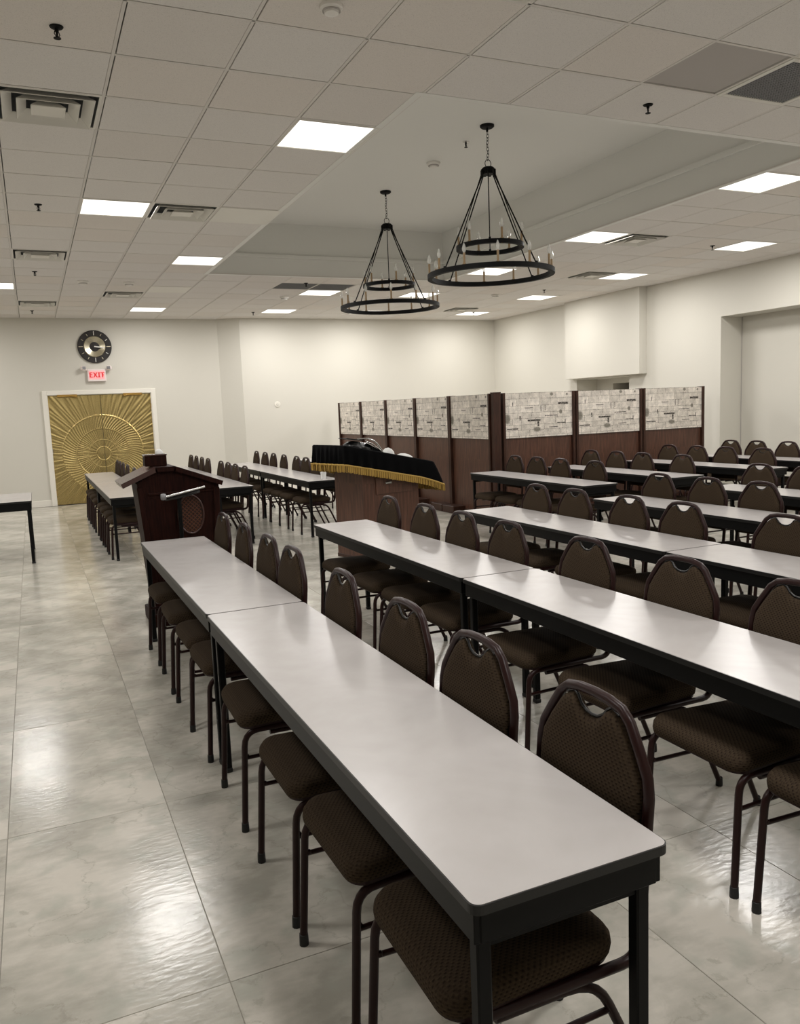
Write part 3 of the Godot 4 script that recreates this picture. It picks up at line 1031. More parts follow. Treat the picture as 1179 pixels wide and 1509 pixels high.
func rounded(w: float, d: float, r: float, seg := 5) -> PackedVector2Array:
	var p := PackedVector2Array()
	for q in 4:
		var c := Vector2((w / 2 - r) * (1 if q in [0, 3] else -1), (d / 2 - r) * (1 if q < 2 else -1))
		for k in seg + 1:
			var a := q * PI / 2 + k * PI / 2 / seg
			p.append(c + Vector2(cos(a), sin(a)) * r)
	return p

func make_table() -> Node3D:
	# long axis along z, standing at its middle
	var o := Node3D.new()
	o.name = "folding_table"
	var flat := Basis(Vector3(1, 0, 0), Vector3(0, 0, 1), Vector3(0, 1, 0))
	var b := MB.new()
	b.prism(rounded(TW, TL, 0.022), TH - 0.021, TH - 0.0012, Vector3.ZERO, flat)
	put("tabletop", b.mesh(), M.black_edge, o)
	var l := MB.new()
	l.prism(rounded(TW - 0.005, TL - 0.005, 0.020), TH - 0.0012, TH, Vector3.ZERO, flat)
	put("laminate", l.mesh(), M.laminate, o)
	var ay := TH - 0.021
	for s in [-1.0, 1.0]:
		box_part("apron", Vector3(s * (TW / 2 - 0.018), ay - 0.034, 0), Vector3(0.016, 0.068, TL - 0.036), M.black_steel, o, 0.002)
		box_part("end_apron", Vector3(0, ay - 0.034, s * (TL / 2 - 0.022)), Vector3(TW - 0.046, 0.068, 0.014), M.black_steel, o, 0.002)
	for sx in [-1.0, 1.0]:
		for sz in [-1.0, 1.0]:
			var g := MB.new()
			var x: float = sx * (TW / 2 - 0.040)
			var z: float = sz * (TL / 2 - 0.050)
			g.box(Vector3(x, ay / 2 + 0.01, z), Vector3(0.032, ay - 0.02, 0.032), 0.004)
			var leg := put("leg", g.mesh(), M.black_steel, o)
			var f := MB.new()
			f.box(Vector3(x, 0.011, z), Vector3(0.036, 0.022, 0.036), 0.004)
			put("foot_cap", f.mesh(), M.rubber, leg)
	for sz in [-1.0, 1.0]:
		var c := MB.new()
		c.box(Vector3(0, ay - 0.085, sz * (TL / 2 - 0.050)), Vector3(TW - 0.10, 0.026, 0.018), 0.002)
		put("cross_bar", c.mesh(), M.black_steel, o)
	return o

func bend(pts: Array, r: float, seg := 5) -> Array:
	# rounds the inner corners of a line of points
	var out := [pts[0]]
	for i in range(1, pts.size() - 1):
		var p: Vector3 = pts[i]
		var a: Vector3 = pts[i - 1] - p
		var c: Vector3 = pts[i + 1] - p
		var d: float = minf(r, minf(a.length(), c.length()) * 0.48)
		var A := p + a.normalized() * d
		var C := p + c.normalized() * d
		for k in seg + 1:
			var t := float(k) / seg
			out.append(A.lerp(p, t).lerp(p.lerp(C, t), t))
	out.append(pts[pts.size() - 1])
	return out

func back_x(y: float) -> float:
	return 0.264 + (y - 0.70) * 0.085

func make_chair() -> Node3D:
	# stands at the floor under its seat and faces -x
	var o := Node3D.new()
	o.name = "banquet_chair"
	# seat cushion
	var outline := []
	for p in rounded(0.440, 0.440, 0.062, 7):
		# a little narrower at the back
		var k := 1.0 - 0.10 * clampf((p.x + 0.2) / 0.4, 0, 1)
		outline.append(Vector2(p.x, p.y * k))
	var rows := []
	for q in [[0.95, 0.418], [0.99, 0.424], [1.0, 0.440], [0.992, 0.456], [0.955, 0.469], [0.86, 0.477], [0.60, 0.482], [0.30, 0.484], [0.001, 0.485]]:
		var row := []
		for p in outline:
			var x: float = p.x * q[0]
			row.append(Vector3(x - 0.020, q[1] + x * -0.012 - (0.010 * pow(clampf(-(x + 0.13) / 0.08, 0, 1), 2.0)), p.y * q[0]))
		rows.append(row)
	var b := MB.new()
	b.skin(rows, true, Vector3(0, 0.44, 0))
	var seat := put("seat", b.mesh(), M.weave, o)
	var pn := MB.new()
	var sh := PackedVector2Array()
	for p in outline:
		sh.append(Vector2(p.x * 0.965 - 0.020, p.y * 0.965))
	pn.prism(sh, 0.408, 0.4205, Vector3.ZERO, Basis(Vector3(1, 0, 0), Vector3(0, 0, 1), Vector3(0, 1, 0)))
	put("seat_pan", pn.mesh(), M.bronze, seat)
	# upholstered back: dips under the hand hole
	var half := [Vector2(0.188, 0.530), Vector2(0.190, 0.60), Vector2(0.190, 0.755), Vector2(0.183, 0.795), Vector2(0.155, 0.842), Vector2(0.120, 0.890), Vector2(0.098, 0.910), Vector2(0.072, 0.921), Vector2(0.056, 0.912), Vector2(0.042, 0.895), Vector2(0.022, 0.884)]
	var poly := []
	for p in half:
		poly.append(p)
	poly.append(Vector2(0, 0.881))
	for i in range(half.size() - 1, -1, -1):
		poly.append(Vector2(-half[i].x, half[i].y))
	var mid := Vector2(0, 0.70)
	var br := []
	for q in [[0.0, -0.026], [0.50, -0.0255], [0.80, -0.024], [0.93, -0.020], [0.985, -0.012], [1.0, 0.0], [0.985, 0.009], [0.93, 0.013], [0.5, 0.014], [0.0, 0.014]]:
		var row := []
		for p in poly:
			var w: Vector2 = mid + (p - mid) * maxf(q[0], 0.001)
			row.append(Vector3(back_x(w.y) + q[1], w.y, w.x))
		br.append(row)
	var bb := MB.new()
	bb.skin(br, true, Vector3(back_x(0.7), 0.7, 0))
	put("backrest", bb.mesh(), M.weave, o)
	# crown: one bar up, over the shoulders and down, with a lip round the hand hole
	var cr := []
	for p in [Vector2(-0.204, 0.50), Vector2(-0.204, 0.765), Vector2(-0.196, 0.806), Vector2(-0.165, 0.855), Vector2(-0.130, 0.906), Vector2(-0.100, 0.928), Vector2(-0.055, 0.9365), Vector2(0, 0.939)]:
		cr.append(Vector3(back_x(p.y), p.y, p.x))
	for i in range(cr.size() - 2, -1, -1):
		var p: Vector3 = cr[i]
		cr.append(Vector3(p.x, p.y, -p.z))
	var cb := MB.new()
	cb.tube(cr, 0.0128, 10)
	var crown := put("back_frame", cb.mesh(), M.bronze, o)
	var lip := []
	for i in range(half.size() - 5, half.size()):
		lip.append(Vector3(back_x(half[i].y) - 0.004, half[i].y + 0.004, half[i].x))
	lip.append(Vector3(back_x(0.885) - 0.004, 0.885, 0))
	for i in range(half.size() - 1, half.size() - 6, -1):
		lip.append(Vector3(back_x(half[i].y) - 0.004, half[i].y + 0.004, -half[i].x))
	var lb := MB.new()
	lb.tube(lip, 0.004, 6)
	put("hand_hole_lip", lb.mesh(), M.black_plastic, crown)
	for s in [-1.0, 1.0]:
		var z: float = s * 0.204
		# seat rail that runs on from the back post to the front
		var rail := bend([Vector3(back_x(0.50), 0.50, z), Vector3(0.238, 0.402, z), Vector3(-0.10, 0.402, z)], 0.075)
		var rb := MB.new()
		rb.tube(rail, 0.0125, 8)
		put("seat_rail", rb.mesh(), M.bronze, o)
		var fl := bend([Vector3(-0.10, 0.402, z), Vector3(-0.222, 0.402, z), Vector3(-0.245, 0.02, z * 1.03)], 0.085)
		var fb := MB.new()
		fb.tube(fl, 0.0125, 8)
		fb.box(Vector3(-0.228 + 0.012, 0.30, z - s * 0.004), Vector3(0.012, 0.016, 0.012), 0.003)
		var front := put("leg", fb.mesh(), M.bronze, o)
		var cap := MB.new()
		cap.lathe([Vector2(0, 0), Vector2(0.0150, 0), Vector2(0.0150, 0.012), Vector2(0.0140, 0.036), Vector2(0.012, 0.037)], 10, Vector3(-0.2448, 0, z * 1.03))
		put("foot_cap", cap.mesh(), M.rubber, front)
		var rl := bend([Vector3(-0.12, 0.378, s * 0.190), Vector3(0.135, 0.378, s * 0.190), Vector3(0.300, 0.02, s * 0.196)], 0.08)
		var lb2 := MB.new()
		lb2.tube(rl, 0.0115, 8)
		var rear := put("leg", lb2.mesh(), M.bronze, o)
		var cap2 := MB.new()
		cap2.lathe([Vector2(0, 0), Vector2(0.0145, 0), Vector2(0.0145, 0.012), Vector2(0.0132, 0.036), Vector2(0.011, 0.037)], 10, Vector3(0.301, 0, s * 0.196))
		put("foot_cap", cap2.mesh(), M.rubber, rear)
		var sb := MB.new()
		sb.tube([Vector3(-0.228, 0.295, z * 1.005), Vector3(0.172, 0.295, s * 0.192)], 0.0075, 6)
		put("stretcher", sb.mesh(), M.bronze, o)
	var xb := MB.new()
	xb.tube([Vector3(0.05, 0.385, -0.195), Vector3(0.05, 0.385, 0.195)], 0.009, 6)
	put("cross_bar", xb.mesh(), M.bronze, o)
	return o

func place_table(x_edge: float, z_near: float, label: String, group: String) -> void:
	var t: Node3D = table_proto.duplicate()
	t.name = numbered("folding_table")
	add_child(t)
	t.position = Vector3(x_edge + TW / 2, 0, z_near - TL / 2)
	tag(t, label, "table", group)

func place_chair(x_edge: float, z: float, label: String, group: String) -> void:
	var c: Node3D = chair_proto.duplicate()
	c.name = numbered("banquet_chair")
	add_child(c)
	c.position = Vector3(x_edge + 0.2275 + rng.randf_range(0.0, 0.008), 0, z)
	c.rotation.y = rng.randf_range(-0.022, 0.022)
	tag(c, label, "chair", group)

func settle(zs: Array, near_ends: Array) -> void:
	# keeps every chair between the legs of one table and clear of its neighbour
	for pass_no in 40:
		for i in zs.size():
			var best := 99.0
			var pick: float = zs[i]
			for e in near_ends:
				var t: float = clampf(zs[i], e - TL + 0.305, e - 0.305)
				if absf(t - zs[i]) < best:
					best = absf(t - zs[i])
					pick = t
			zs[i] = pick
		for i in range(1, zs.size()):
			if zs[i] - zs[i - 1] < 0.475:
				var add: float = (0.475 - (zs[i] - zs[i - 1])) / 2.0
				zs[i] += add
				zs[i - 1] -= add

func build_seating() -> void:
	table_proto = make_table()
	chair_proto = make_chair()
	# table edge x, near ends of the tables, chairs far to near, how the row is called, its chairs are counted from
	var rows := [
		[0.6425, [-3.622, -1.184], [-5.594, -4.978, -4.374, -3.86, -3.205, -2.549, -2.036, -1.505], "near row beside the aisle"],
		[1.962, [-3.640, -1.202], [-5.72, -5.075, -4.54, -3.99, -3.24, -2.60, -2.02, -1.46], "second near row from the aisle"],
		[3.285, [-3.600, -1.162], [-5.657, -5.127, -4.51, -3.98, -3.20, -2.62], "third near row from the aisle"],
		[4.585, [-3.520, -1.082], [-5.66, -5.06, -4.53, -3.90], "fourth near row from the aisle"],
		[5.900, [-3.580], [-5.76, -5.18], "fifth near row from the aisle"],
		[7.200, [-3.580], [-5.86], "sixth near row from the aisle"],
	]
	for r in rows:
		settle(r[2], r[1])
		for k in r[1].size():
			var which: String = ["far", "near"][k] if r[1].size() > 1 else "only"
			var lb: String = "grey-topped narrow folding table, %s one of the %s" % [which, r[3]]
			if which == "only":
				lb = "grey-topped narrow folding table of the %s" % r[3]
			place_table(r[0], r[1][k], lb, "narrow folding tables")
		for k in r[2].size():
			place_chair(r[0], r[2][k], "brown banquet chair, %s from the far end of the %s" % [ORD[k], r[3]], "banquet chairs in the near rows")
	var side := [
		[5.20, [-9.01, -8.50, -8.00, -7.35], "divider-side row nearest the corner"],
		[6.42, [-9.0, -8.48, -7.97, -7.29], "second divider-side row"],
		[7.75, [-8.96, -8.42, -7.91, -7.32], "third divider-side row"],
		[9.00, [-9.06, -8.58, -8.01, -7.40], "divider-side row nearest the alcove"],
	]
	for r in side:
		settle(r[1], [-6.89])
		place_table(r[0], -6.89, "grey-topped narrow folding table of the %s" % r[2], "narrow folding tables")
		for k in r[1].size():
			place_chair(r[0], r[1][k], "brown banquet chair, %s from the far end of the %s" % [ORD[k], r[2]], "banquet chairs by the divider")
	var far := [
		[0.735, [-12.12, -9.68], [-14.58, -13.95, -13.45, -12.62, -11.86, -11.28, -10.68, -10.06], "row leading to the gold doors"],
		[1.995, [-12.34, -9.90], [-14.56, -14.09, -13.61, -12.98, -12.27, -11.73, -11.16, -10.54], "row behind the lectern"],
		[3.155, [-12.32, -9.88], [-14.44, -13.83, -13.31, -12.70, -12.03, -11.59, -11.06, -10.45], "row behind the fringed desk"],
	]
	for r in far:
		settle(r[2], r[1])
		for k in r[1].size():
			place_table(r[0], r[1][k], "grey-topped narrow folding table, %s one of the %s" % [["far", "near"][k], r[3]], "narrow folding tables")
		for k in r[2].size():
			place_chair(r[0], r[2][k], "brown banquet chair, %s from the far end of the %s" % [ORD[k], r[3]], "banquet chairs at the far tables")
	# a row half hidden behind the draped desk
	place_table(4.46, -12.35, "grey-topped narrow folding table half hidden behind the draped desk", "narrow folding tables")
	for k in 3:
		place_chair(4.46, [-14.3, -13.6, -12.9][k], "brown banquet chair, %s from the far end of the half-hidden row behind the desk" % ORD[k], "banquet chairs at the far tables")
	table_proto.free()
	chair_proto.free()

func build_side_table() -> void:
	# wider black-framed table cut by the picture edge
	var o := thing("side_table", "grey-topped black table cut by the picture edge across the aisle", "table", Vector3(-0.99, 0, -10.78))
	var W := 1.83
	var D := 1.24
	var flat := Basis(Vector3(1, 0, 0), Vector3(0, 0, 1), Vector3(0, 1, 0))
	var b := MB.new()
	b.prism(rounded(W, D, 0.02), TH - 0.021, TH - 0.0012, Vector3.ZERO, flat)
	put("tabletop", b.mesh(), M.black_edge, o)
	var l := MB.new()
	l.prism(rounded(W - 0.005, D - 0.005, 0.018), TH - 0.0012, TH, Vector3.ZERO, flat)
	put("laminate", l.mesh(), M.laminate, o)
	var ay := TH - 0.021
	for s in [-1.0, 1.0]:
		box_part("apron", Vector3(s * (W / 2 - 0.016), ay - 0.045, 0), Vector3(0.016, 0.09, D - 0.03), M.black_steel, o, 0.002)
		box_part("end_apron", Vector3(0, ay - 0.045, s * (D / 2 - 0.016)), Vector3(W - 0.05, 0.09, 0.016), M.black_steel, o, 0.002)
		for t in [-1.0, 1.0]:
			var g := box_part("leg", Vector3(s * (W / 2 - 0.04), ay / 2 + 0.01, t * (D / 2 - 0.04)), Vector3(0.036, ay - 0.02, 0.036), M.black_steel, o, 0.004)
			box_part("foot_cap", Vector3(0, -ay / 2 + 0.001, 0), Vector3(0.040, 0.022, 0.040), M.rubber, g, 0.004)

# ------------------------------------------------------------------ lectern and the stand before it
func build_lectern() -> void:
	var o := thing("lectern", "dark mahogany lectern with a gabled top and an oval cane panel", "lectern", Vector3(0.985, 0, -6.62))
	var D := 0.40
	# tapered body
	var body := PackedVector2Array([Vector2(-0.215, 0.10), Vector2(0.285, 0.10), Vector2(0.325, 1.085), Vector2(-0.02, 1.215), Vector2(-0.16, 1.215), Vector2(-0.295, 1.125)])
	var b := MB.new()
	b.prism(body, -D / 2, D / 2)
	put("body", b.mesh(), M.mahogany, o)
	box_part("base", Vector3(0.035, 0.05, 0), Vector3(0.60, 0.10, D + 0.06), M.mahogany, o, 0.008)
	# two sloping boards and a level strip make the top
	var outer := [Vector2(-0.415, 1.135), Vector2(-0.155, 1.247), Vector2(-0.005, 1.247), Vector2(0.355, 1.108)]
	var names := ["sloping_board", "ridge_board", "sloping_board"]
	for i in 3:
		var p: Vector2 = outer[i]
		var q: Vector2 = outer[i + 1]
		var d := (q - p).normalized()
		var n := Vector2(-d.y, d.x)
		var poly := PackedVector2Array([p - n * 0.036, q - n * 0.036, q, p])
		var t := MB.new()
		t.prism(poly, -D / 2 - 0.05, D / 2 + 0.04)
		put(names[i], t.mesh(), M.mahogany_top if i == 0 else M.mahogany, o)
	# raised frame round the front, and mouldings under the top
	var z := D / 2
	var fr := MB.new()
	fr.box(Vector3(-0.24, 0.60, z + 0.008), Vector3(0.045, 1.0, 0.018), 0.004, Basis(Vector3.BACK, 0.075))
	fr.box(Vector3(0.285, 0.58, z + 0.008), Vector3(0.05, 0.96, 0.018), 0.004, Basis(Vector3.BACK, -0.035))
	fr.box(Vector3(0.02, 0.13, z + 0.008), Vector3(0.50, 0.06, 0.018), 0.004)
	fr.box(Vector3(0.03, 1.04, z + 0.006), Vector3(0.50, 0.020, 0.014), 0.004)
	put("panel_moulding", fr.mesh(), M.mahogany, o)
	# oval of caning
	var oc := Vector3(0.092, 0.862, z)
	var ring := []
	for k in 36:
		var a := TAU * k / 36
		ring.append(oc + Vector3(cos(a) * 0.098, sin(a) * 0.150, 0.008))
	var rb := MB.new()
	rb.tube(ring, 0.009, 6, true)
	put("oval_frame", rb.mesh(), M.mahogany_top, o)
	var disc := PackedVector2Array()
	for k in 36:
		var a := TAU * k / 36
		disc.append(Vector2(cos(a) * 0.094, sin(a) * 0.146))
	var db := MB.new()
	db.prism(disc, 0.0, 0.004, oc)
	var pan := put("oval_panel", db.mesh(), M.cane_dark, o)
	var lat := MB.new()
	for sgn in [-1.0, 1.0]:
		for k in range(-9, 10):
			# a strip across the oval along the diagonal
			var off := k * 0.022
			var best := []
			for i in 41:
				var t := -0.17 + 0.34 * i / 40.0
				var x: float = (t * 0.7071 + off * 0.7071) * sgn
				var y := t * 0.7071 - off * 0.7071
				if pow(x / 0.092, 2.0) + pow(y / 0.144, 2.0) < 1.0:
					best.append(oc + Vector3(x, y, 0.0052 + (0.0012 if sgn > 0 else 0.0)))
			if best.size() > 1:
				lat.tube([best[0], best[best.size() - 1]], 0.0032, 5)
	put("caning", lat.mesh(), M.cane, pan)
	# things standing on the ridge
	var bx := thing("wooden_box", "small dark wooden box standing on the lectern's ridge", "box", Vector3(0.858, 1.2475, -6.60))
	var s := MB.new()
	s.box(Vector3(0, 0.040, 0), Vector3(0.165, 0.080, 0.14), 0.004)
	put("case", s.mesh(), M.mahogany, bx)
	var ld := MB.new()
	ld.box(Vector3(0, 0.085, 0), Vector3(0.172, 0.012, 0.147), 0.003)
	put("lid", ld.mesh(), M.mahogany_top, bx)
	var tw := MB.new()
	var rows := []
	for q in [[1.0, 0.0], [1.05, 0.010], [0.8, 0.024], [0.45, 0.034], [0.01, 0.037]]:
		var row := []
		for k in 14:
			var a := TAU * k / 14
			var w: float = 1.0 + 0.18 * sin(3.0 * a + 1.0) + 0.08 * sin(7.0 * a)
			row.append(Vector3(cos(a) * 0.030 * q[0] * w, q[1], sin(a) * 0.022 * q[0] * w))
		rows.append(row)
	tw.skin(rows, true, Vector3(0, 0.01, 0))
	var tissue := put("crumpled_tissue", tw.mesh(), M.paper, self, Vector3(0.895, 1.3390, -6.62))
	tag(tissue, "small white crumpled tissue on the wooden box atop the lectern", "tissue")

func build_stand() -> void:
	var o := thing("tray_stand", "thin black stand with a tilted tray and a silver bar before the lectern", "stand", Vector3(0.975, 0, -6.29))
	var p := MB.new()
	p.tube([Vector3(0, 0.03, 0), Vector3(0, 1.02, 0)], 0.016, 10)
	put("pole", p.mesh(), M.black_steel, o)
	var bs := MB.new()
	bs.lathe([Vector2(0, 0), Vector2(0.085, 0), Vector2(0.082, 0.014), Vector2(0.03, 0.030), Vector2(0, 0.032)], 24)
	put("base", bs.mesh(), M.black_steel, o)
	var rows := []
	var tilt := Basis(Vector3.BACK, 0.18)
	var tr := MB.new()
	var disc := PackedVector2Array()
	for k in 28:
		var a := TAU * k / 28
		disc.append(Vector2(cos(a) * 0.135, sin(a) * 0.075))
	tr.prism(disc, 0.0, 0.014, Vector3(0.03, 1.02, 0.0), tilt * Basis(Vector3(1, 0, 0), Vector3(0, 0, 1), Vector3(0, 1, 0)))
	put("tray", tr.mesh(), M.black_plastic, o)
	var br := MB.new()
	br.tube([Vector3(-0.11, 1.032, 0.085), Vector3(0.185, 1.088, 0.085)], 0.008, 8)
	put("silver_bar", br.mesh(), M.chrome, o)
	var kn := MB.new()
	kn.lathe([Vector2(0, -0.02), Vector2(0.022, -0.018), Vector2(0.026, 0), Vector2(0.022, 0.018), Vector2(0, 0.02)], 14, Vector3(-0.125, 1.033, 0.075), Basis(Vector3.BACK, PI / 2))
	put("clamp_knob", kn.mesh(), M.grille, o)

# ------------------------------------------------------------------ draped reading desk
func desk_top(x: float) -> float:
	# height of the sloping top, x along the desk
	return 1.262 - 0.209 * (x + 0.241)

func build_desk() -> void:
	var turn := deg_to_rad(13.0)
	var o := thing("reading_desk", "brown wooden reading desk pedestal with a drawer under black velvet", "desk", Vector3(3.13, 0, -7.93), turn)
	# local x runs along the desk, local z towards the viewer; the near upright edge is the origin
	var b := MB.new()
	b.prism(PackedVector2Array([Vector2(0, 0.035), Vector2(0.75, 0.035), Vector2(0.75, desk_top(0.75) - 0.035), Vector2(0, desk_top(0) - 0.035)]), -0.54, 0.0)
	put("pedestal", b.mesh(), M.walnut, o)
	box_part("plinth", Vector3(0.375, 0.02, -0.27), Vector3(0.762, 0.04, 0.552), M.post, o, 0.004)
	var dr := box_part("drawer", Vector3(0.41, 0.80, 0.005), Vector3(0.49, 0.185, 0.014), M.walnut, o, 0.003)
	var hb := MB.new()
	hb.box(Vector3(-0.085, 0.028, 0.016), Vector3(0.080, 0.022, 0.018), 0.004)
	put("handle", hb.mesh(), M.chrome, dr)
	var bd := MB.new()
	bd.prism(PackedVector2Array([Vector2(-0.22, desk_top(-0.22) - 0.008), Vector2(0.905, desk_top(0.905) - 0.008), Vector2(0.905, desk_top(0.905) - 0.036), Vector2(-0.22, desk_top(-0.22) - 0.036)]), -0.55, 0.035)
	put("sloping_board", bd.mesh(), M.walnut, o)
	# velvet: over the top and down on all four sides
	var c := thing("velvet_cloth", "black velvet cloth with gold fringe draped over the reading desk", "cloth", o.position, turn)
	var lo := Vector2(-0.240, -0.572)
	var hi := Vector2(0.928, 0.058)
	var edge := []        # [point on the top's edge, outward, side]
	for k in 64:
		edge.append([Vector2(lerpf(lo.x, hi.x, k / 64.0), hi.y), Vector2(0, 1), 0])
	for k in 30:
		edge.append([Vector2(hi.x, lerpf(hi.y, lo.y, k / 30.0)), Vector2(1, 0), 1])
	for k in 64:
		edge.append([Vector2(lerpf(hi.x, lo.x, k / 64.0), lo.y), Vector2(0, -1), 2])
	for k in 34:
		edge.append([Vector2(lo.x, lerpf(lo.y, hi.y, k / 34.0)), Vector2(-1, 0), 3])
	var mid := (lo + hi) / 2.0
	var hem := []
	var levels := [[], [], [], [], [], [], []]
	for k in edge.size():
		var e: Vector2 = edge[k][0]
		var side: int = edge[k][2]
		var out: Vector2 = edge[k][1]
		var first: bool = k == 0 or edge[k - 1][2] != side
		if first:
			out = (out + (edge[k - 1][1] if k > 0 else Vector2(-1, 0))).normalized()
		var near_end := clampf((e.x - 0.70) / 0.228, 0, 1)
		var fold := 0.0
		if side == 3:
			fold = 0.020 * sin(k * 1.35) + 0.010 * sin(k * 2.1)
		elif e.x < 0.15 and side == 0:
			fold = 0.010 * sin(k * 0.9)
		else:
			fold = 0.004 * sin(k * 0.7)
		var flare := 0.016 + (0.135 if side == 1 or (first and k > 0 and edge[k - 1][2] == 1) else 0.0)
		var outp := out * (flare + fold)
		if side == 1 and first:
			outp = Vector2(0.140, 0.016)
		elif side == 0 and near_end > 0.0:
			outp = Vector2(0.140 * near_end * near_end, 0.016)
		elif side == 2 and near_end > 0.0:
			outp = Vector2(0.140 * near_end * near_end, -0.016)
		var drop := 0.205 + 0.068 * near_end * near_end
		var y := desk_top(e.x)
		var h := Vector3(e.x + outp.x, y - drop, e.y + outp.y)
		hem.append(h)
		var top := Vector3(e.x, y, e.y)
		var q: Vector2 = mid + (e - mid) * 0.001
		levels[0].append(Vector3(q.x, desk_top(q.x) + 0.002, q.y))
		q = mid + (e - mid) * 0.6
		levels[1].append(Vector3(q.x, desk_top(q.x) + 0.002, q.y))
		q = mid + (e - mid) * 0.985
		levels[2].append(Vector3(q.x, desk_top(q.x) + 0.001, q.y))
		var down := top.lerp(h, 0.06)
		levels[3].append(Vector3(down.x + out.x * 0.006, down.y, down.z + out.y * 0.006))
		var m1 := top.lerp(h, 0.35)
		levels[4].append(Vector3(m1.x + out.x * 0.008, m1.y, m1.z + out.y * 0.008))
		var m2 := top.lerp(h, 0.7)
		levels[5].append(Vector3(m2.x + out.x * 0.004, m2.y, m2.z + out.y * 0.004))
		levels[6].append(h)
	var v := MB.new()
	v.skin(levels, true, Vector3(0.34, 1.0, -0.26))
	put("drape", v.mesh(), M.velvet, c)
	# fringe: a band along the hem and the strands that hang from it
	var band := MB.new()
	band.tube(hem, 0.011, 6, true)
	put("fringe_band", band.mesh(), M.gold_fringe, c)
	var st := [MB.new(), MB.new()]
	for k in hem.size():
		var a: Vector3 = hem[k]
		var d: Vector3 = hem[(k + 1) % hem.size()]
		for i in 2:
			var p := a.lerp(d, i * 0.5)
			p += (p - Vector3(0.34, p.y, -0.26)).normalized() * 0.004
			var B: MB = st[1 if (k * 2 + i) % 3 == 0 else 0]
			B.tube([p, p + Vector3(rng.randf_range(-0.003, 0.003), -0.072 + rng.randf_range(-0.005, 0.005), rng.randf_range(-0.003, 0.003))], 0.0058, 5)
	var s1 := put("fringe", st[0].mesh(), M.gold_fringe, c)
	s1.set_meta("kind", "stuff")
	var s2 := put("fringe", st[1].mesh(), M.gold_fringe_dark, c)
	s2.set_meta("kind", "stuff")
	# what lies on the cloth
	var slope := -atan(0.209)
	var lean := Basis(Vector3.UP, turn) * Basis(Vector3.BACK, slope)
	var at := func(x: float, up: float, z: float) -> Vector3:
		return o.position + Basis(Vector3.UP, turn) * Vector3(x, desk_top(x) + up, z)
	var bag := thing("black_bag", "crumpled black bag with silver edging lying on the velvet cloth", "bag", at.call(0.13, 0.006, -0.28))
	bag.basis = lean
	var rr := []
	for q in [[0.96, 0.0], [1.04, 0.014], [1.0, 0.036], [0.80, 0.066], [0.5, 0.084], [0.02, 0.090]]:
		var row := []
		for k in 28:
			var a := TAU * k / 28
			var w: float = 1.0 + 0.10 * sin(3.0 * a + 0.6) + 0.06 * sin(8.0 * a + q[1] * 60.0)
			row.append(Vector3(cos(a) * 0.16 * q[0] * w, q[1], sin(a) * 0.14 * q[0] * w))
		rr.append(row)
	var gb := MB.new()
	gb.skin(rr, true, Vector3(0, 0.03, 0))
	put("sack", gb.mesh(), M.black_plastic, bag)
	var fl := MB.new()
	fl.box(Vector3(-0.09, 0.098, 0.01), Vector3(0.22, 0.008, 0.17), 0.003, Basis(Vector3.BACK, 0.06))
	put("flap", fl.mesh(), M.black_plastic, bag)
	var cs := MB.new()
	cs.box(Vector3(0.17, 0.046, 0.03), Vector3(0.24, 0.012, 0.18), 0.004, Basis(Vector3.BACK, -0.28))
	cs.tube(bend([Vector3(-0.06, 0.104, 0.08), Vector3(0.06, 0.135, 0.10), Vector3(0.16, 0.118, 0.11), Vector3(0.275, 0.022, 0.11)], 0.05), 0.009, 6)
	cs.tube([Vector3(0.02, 0.100, 0.12), Vector3(0.11, 0.080, 0.135), Vector3(0.24, 0.026, 0.125)], 0.006, 6)
	put("silver_edging", cs.mesh(), M.chrome, bag)
	for w in [[0.565, "crumpled white cloth next to the black bag on the velvet", 0.070, 0.06, 0.085], [0.80, "crumpled white paper near the low end of the velvet cloth", 0.095, 0.07, 0.055]]:
		var r2 := []
		for q in [[1.0, 0.0], [1.06, 0.18], [0.86, 0.55], [0.5, 0.88], [0.02, 1.0]]:
			var row := []
			for k in 18:
				var a := TAU * k / 18
				var e: float = 1.0 + 0.14 * sin(4.0 * a + w[0] * 30.0) + 0.09 * sin(9.0 * a + q[1] * 3.0)
				row.append(Vector3(cos(a) * w[2] * q[0] * e, q[1] * w[4], sin(a) * w[3] * q[0] * e))
			r2.append(row)
		var pb := MB.new()
		pb.skin(r2, true, Vector3(0, 0.02, 0))
		var n := put(numbered("crumpled_paper"), pb.mesh(), M.paper, self, at.call(w[0], 0.006, -0.30))
		n.basis = lean
		tag(n, w[1], "paper")

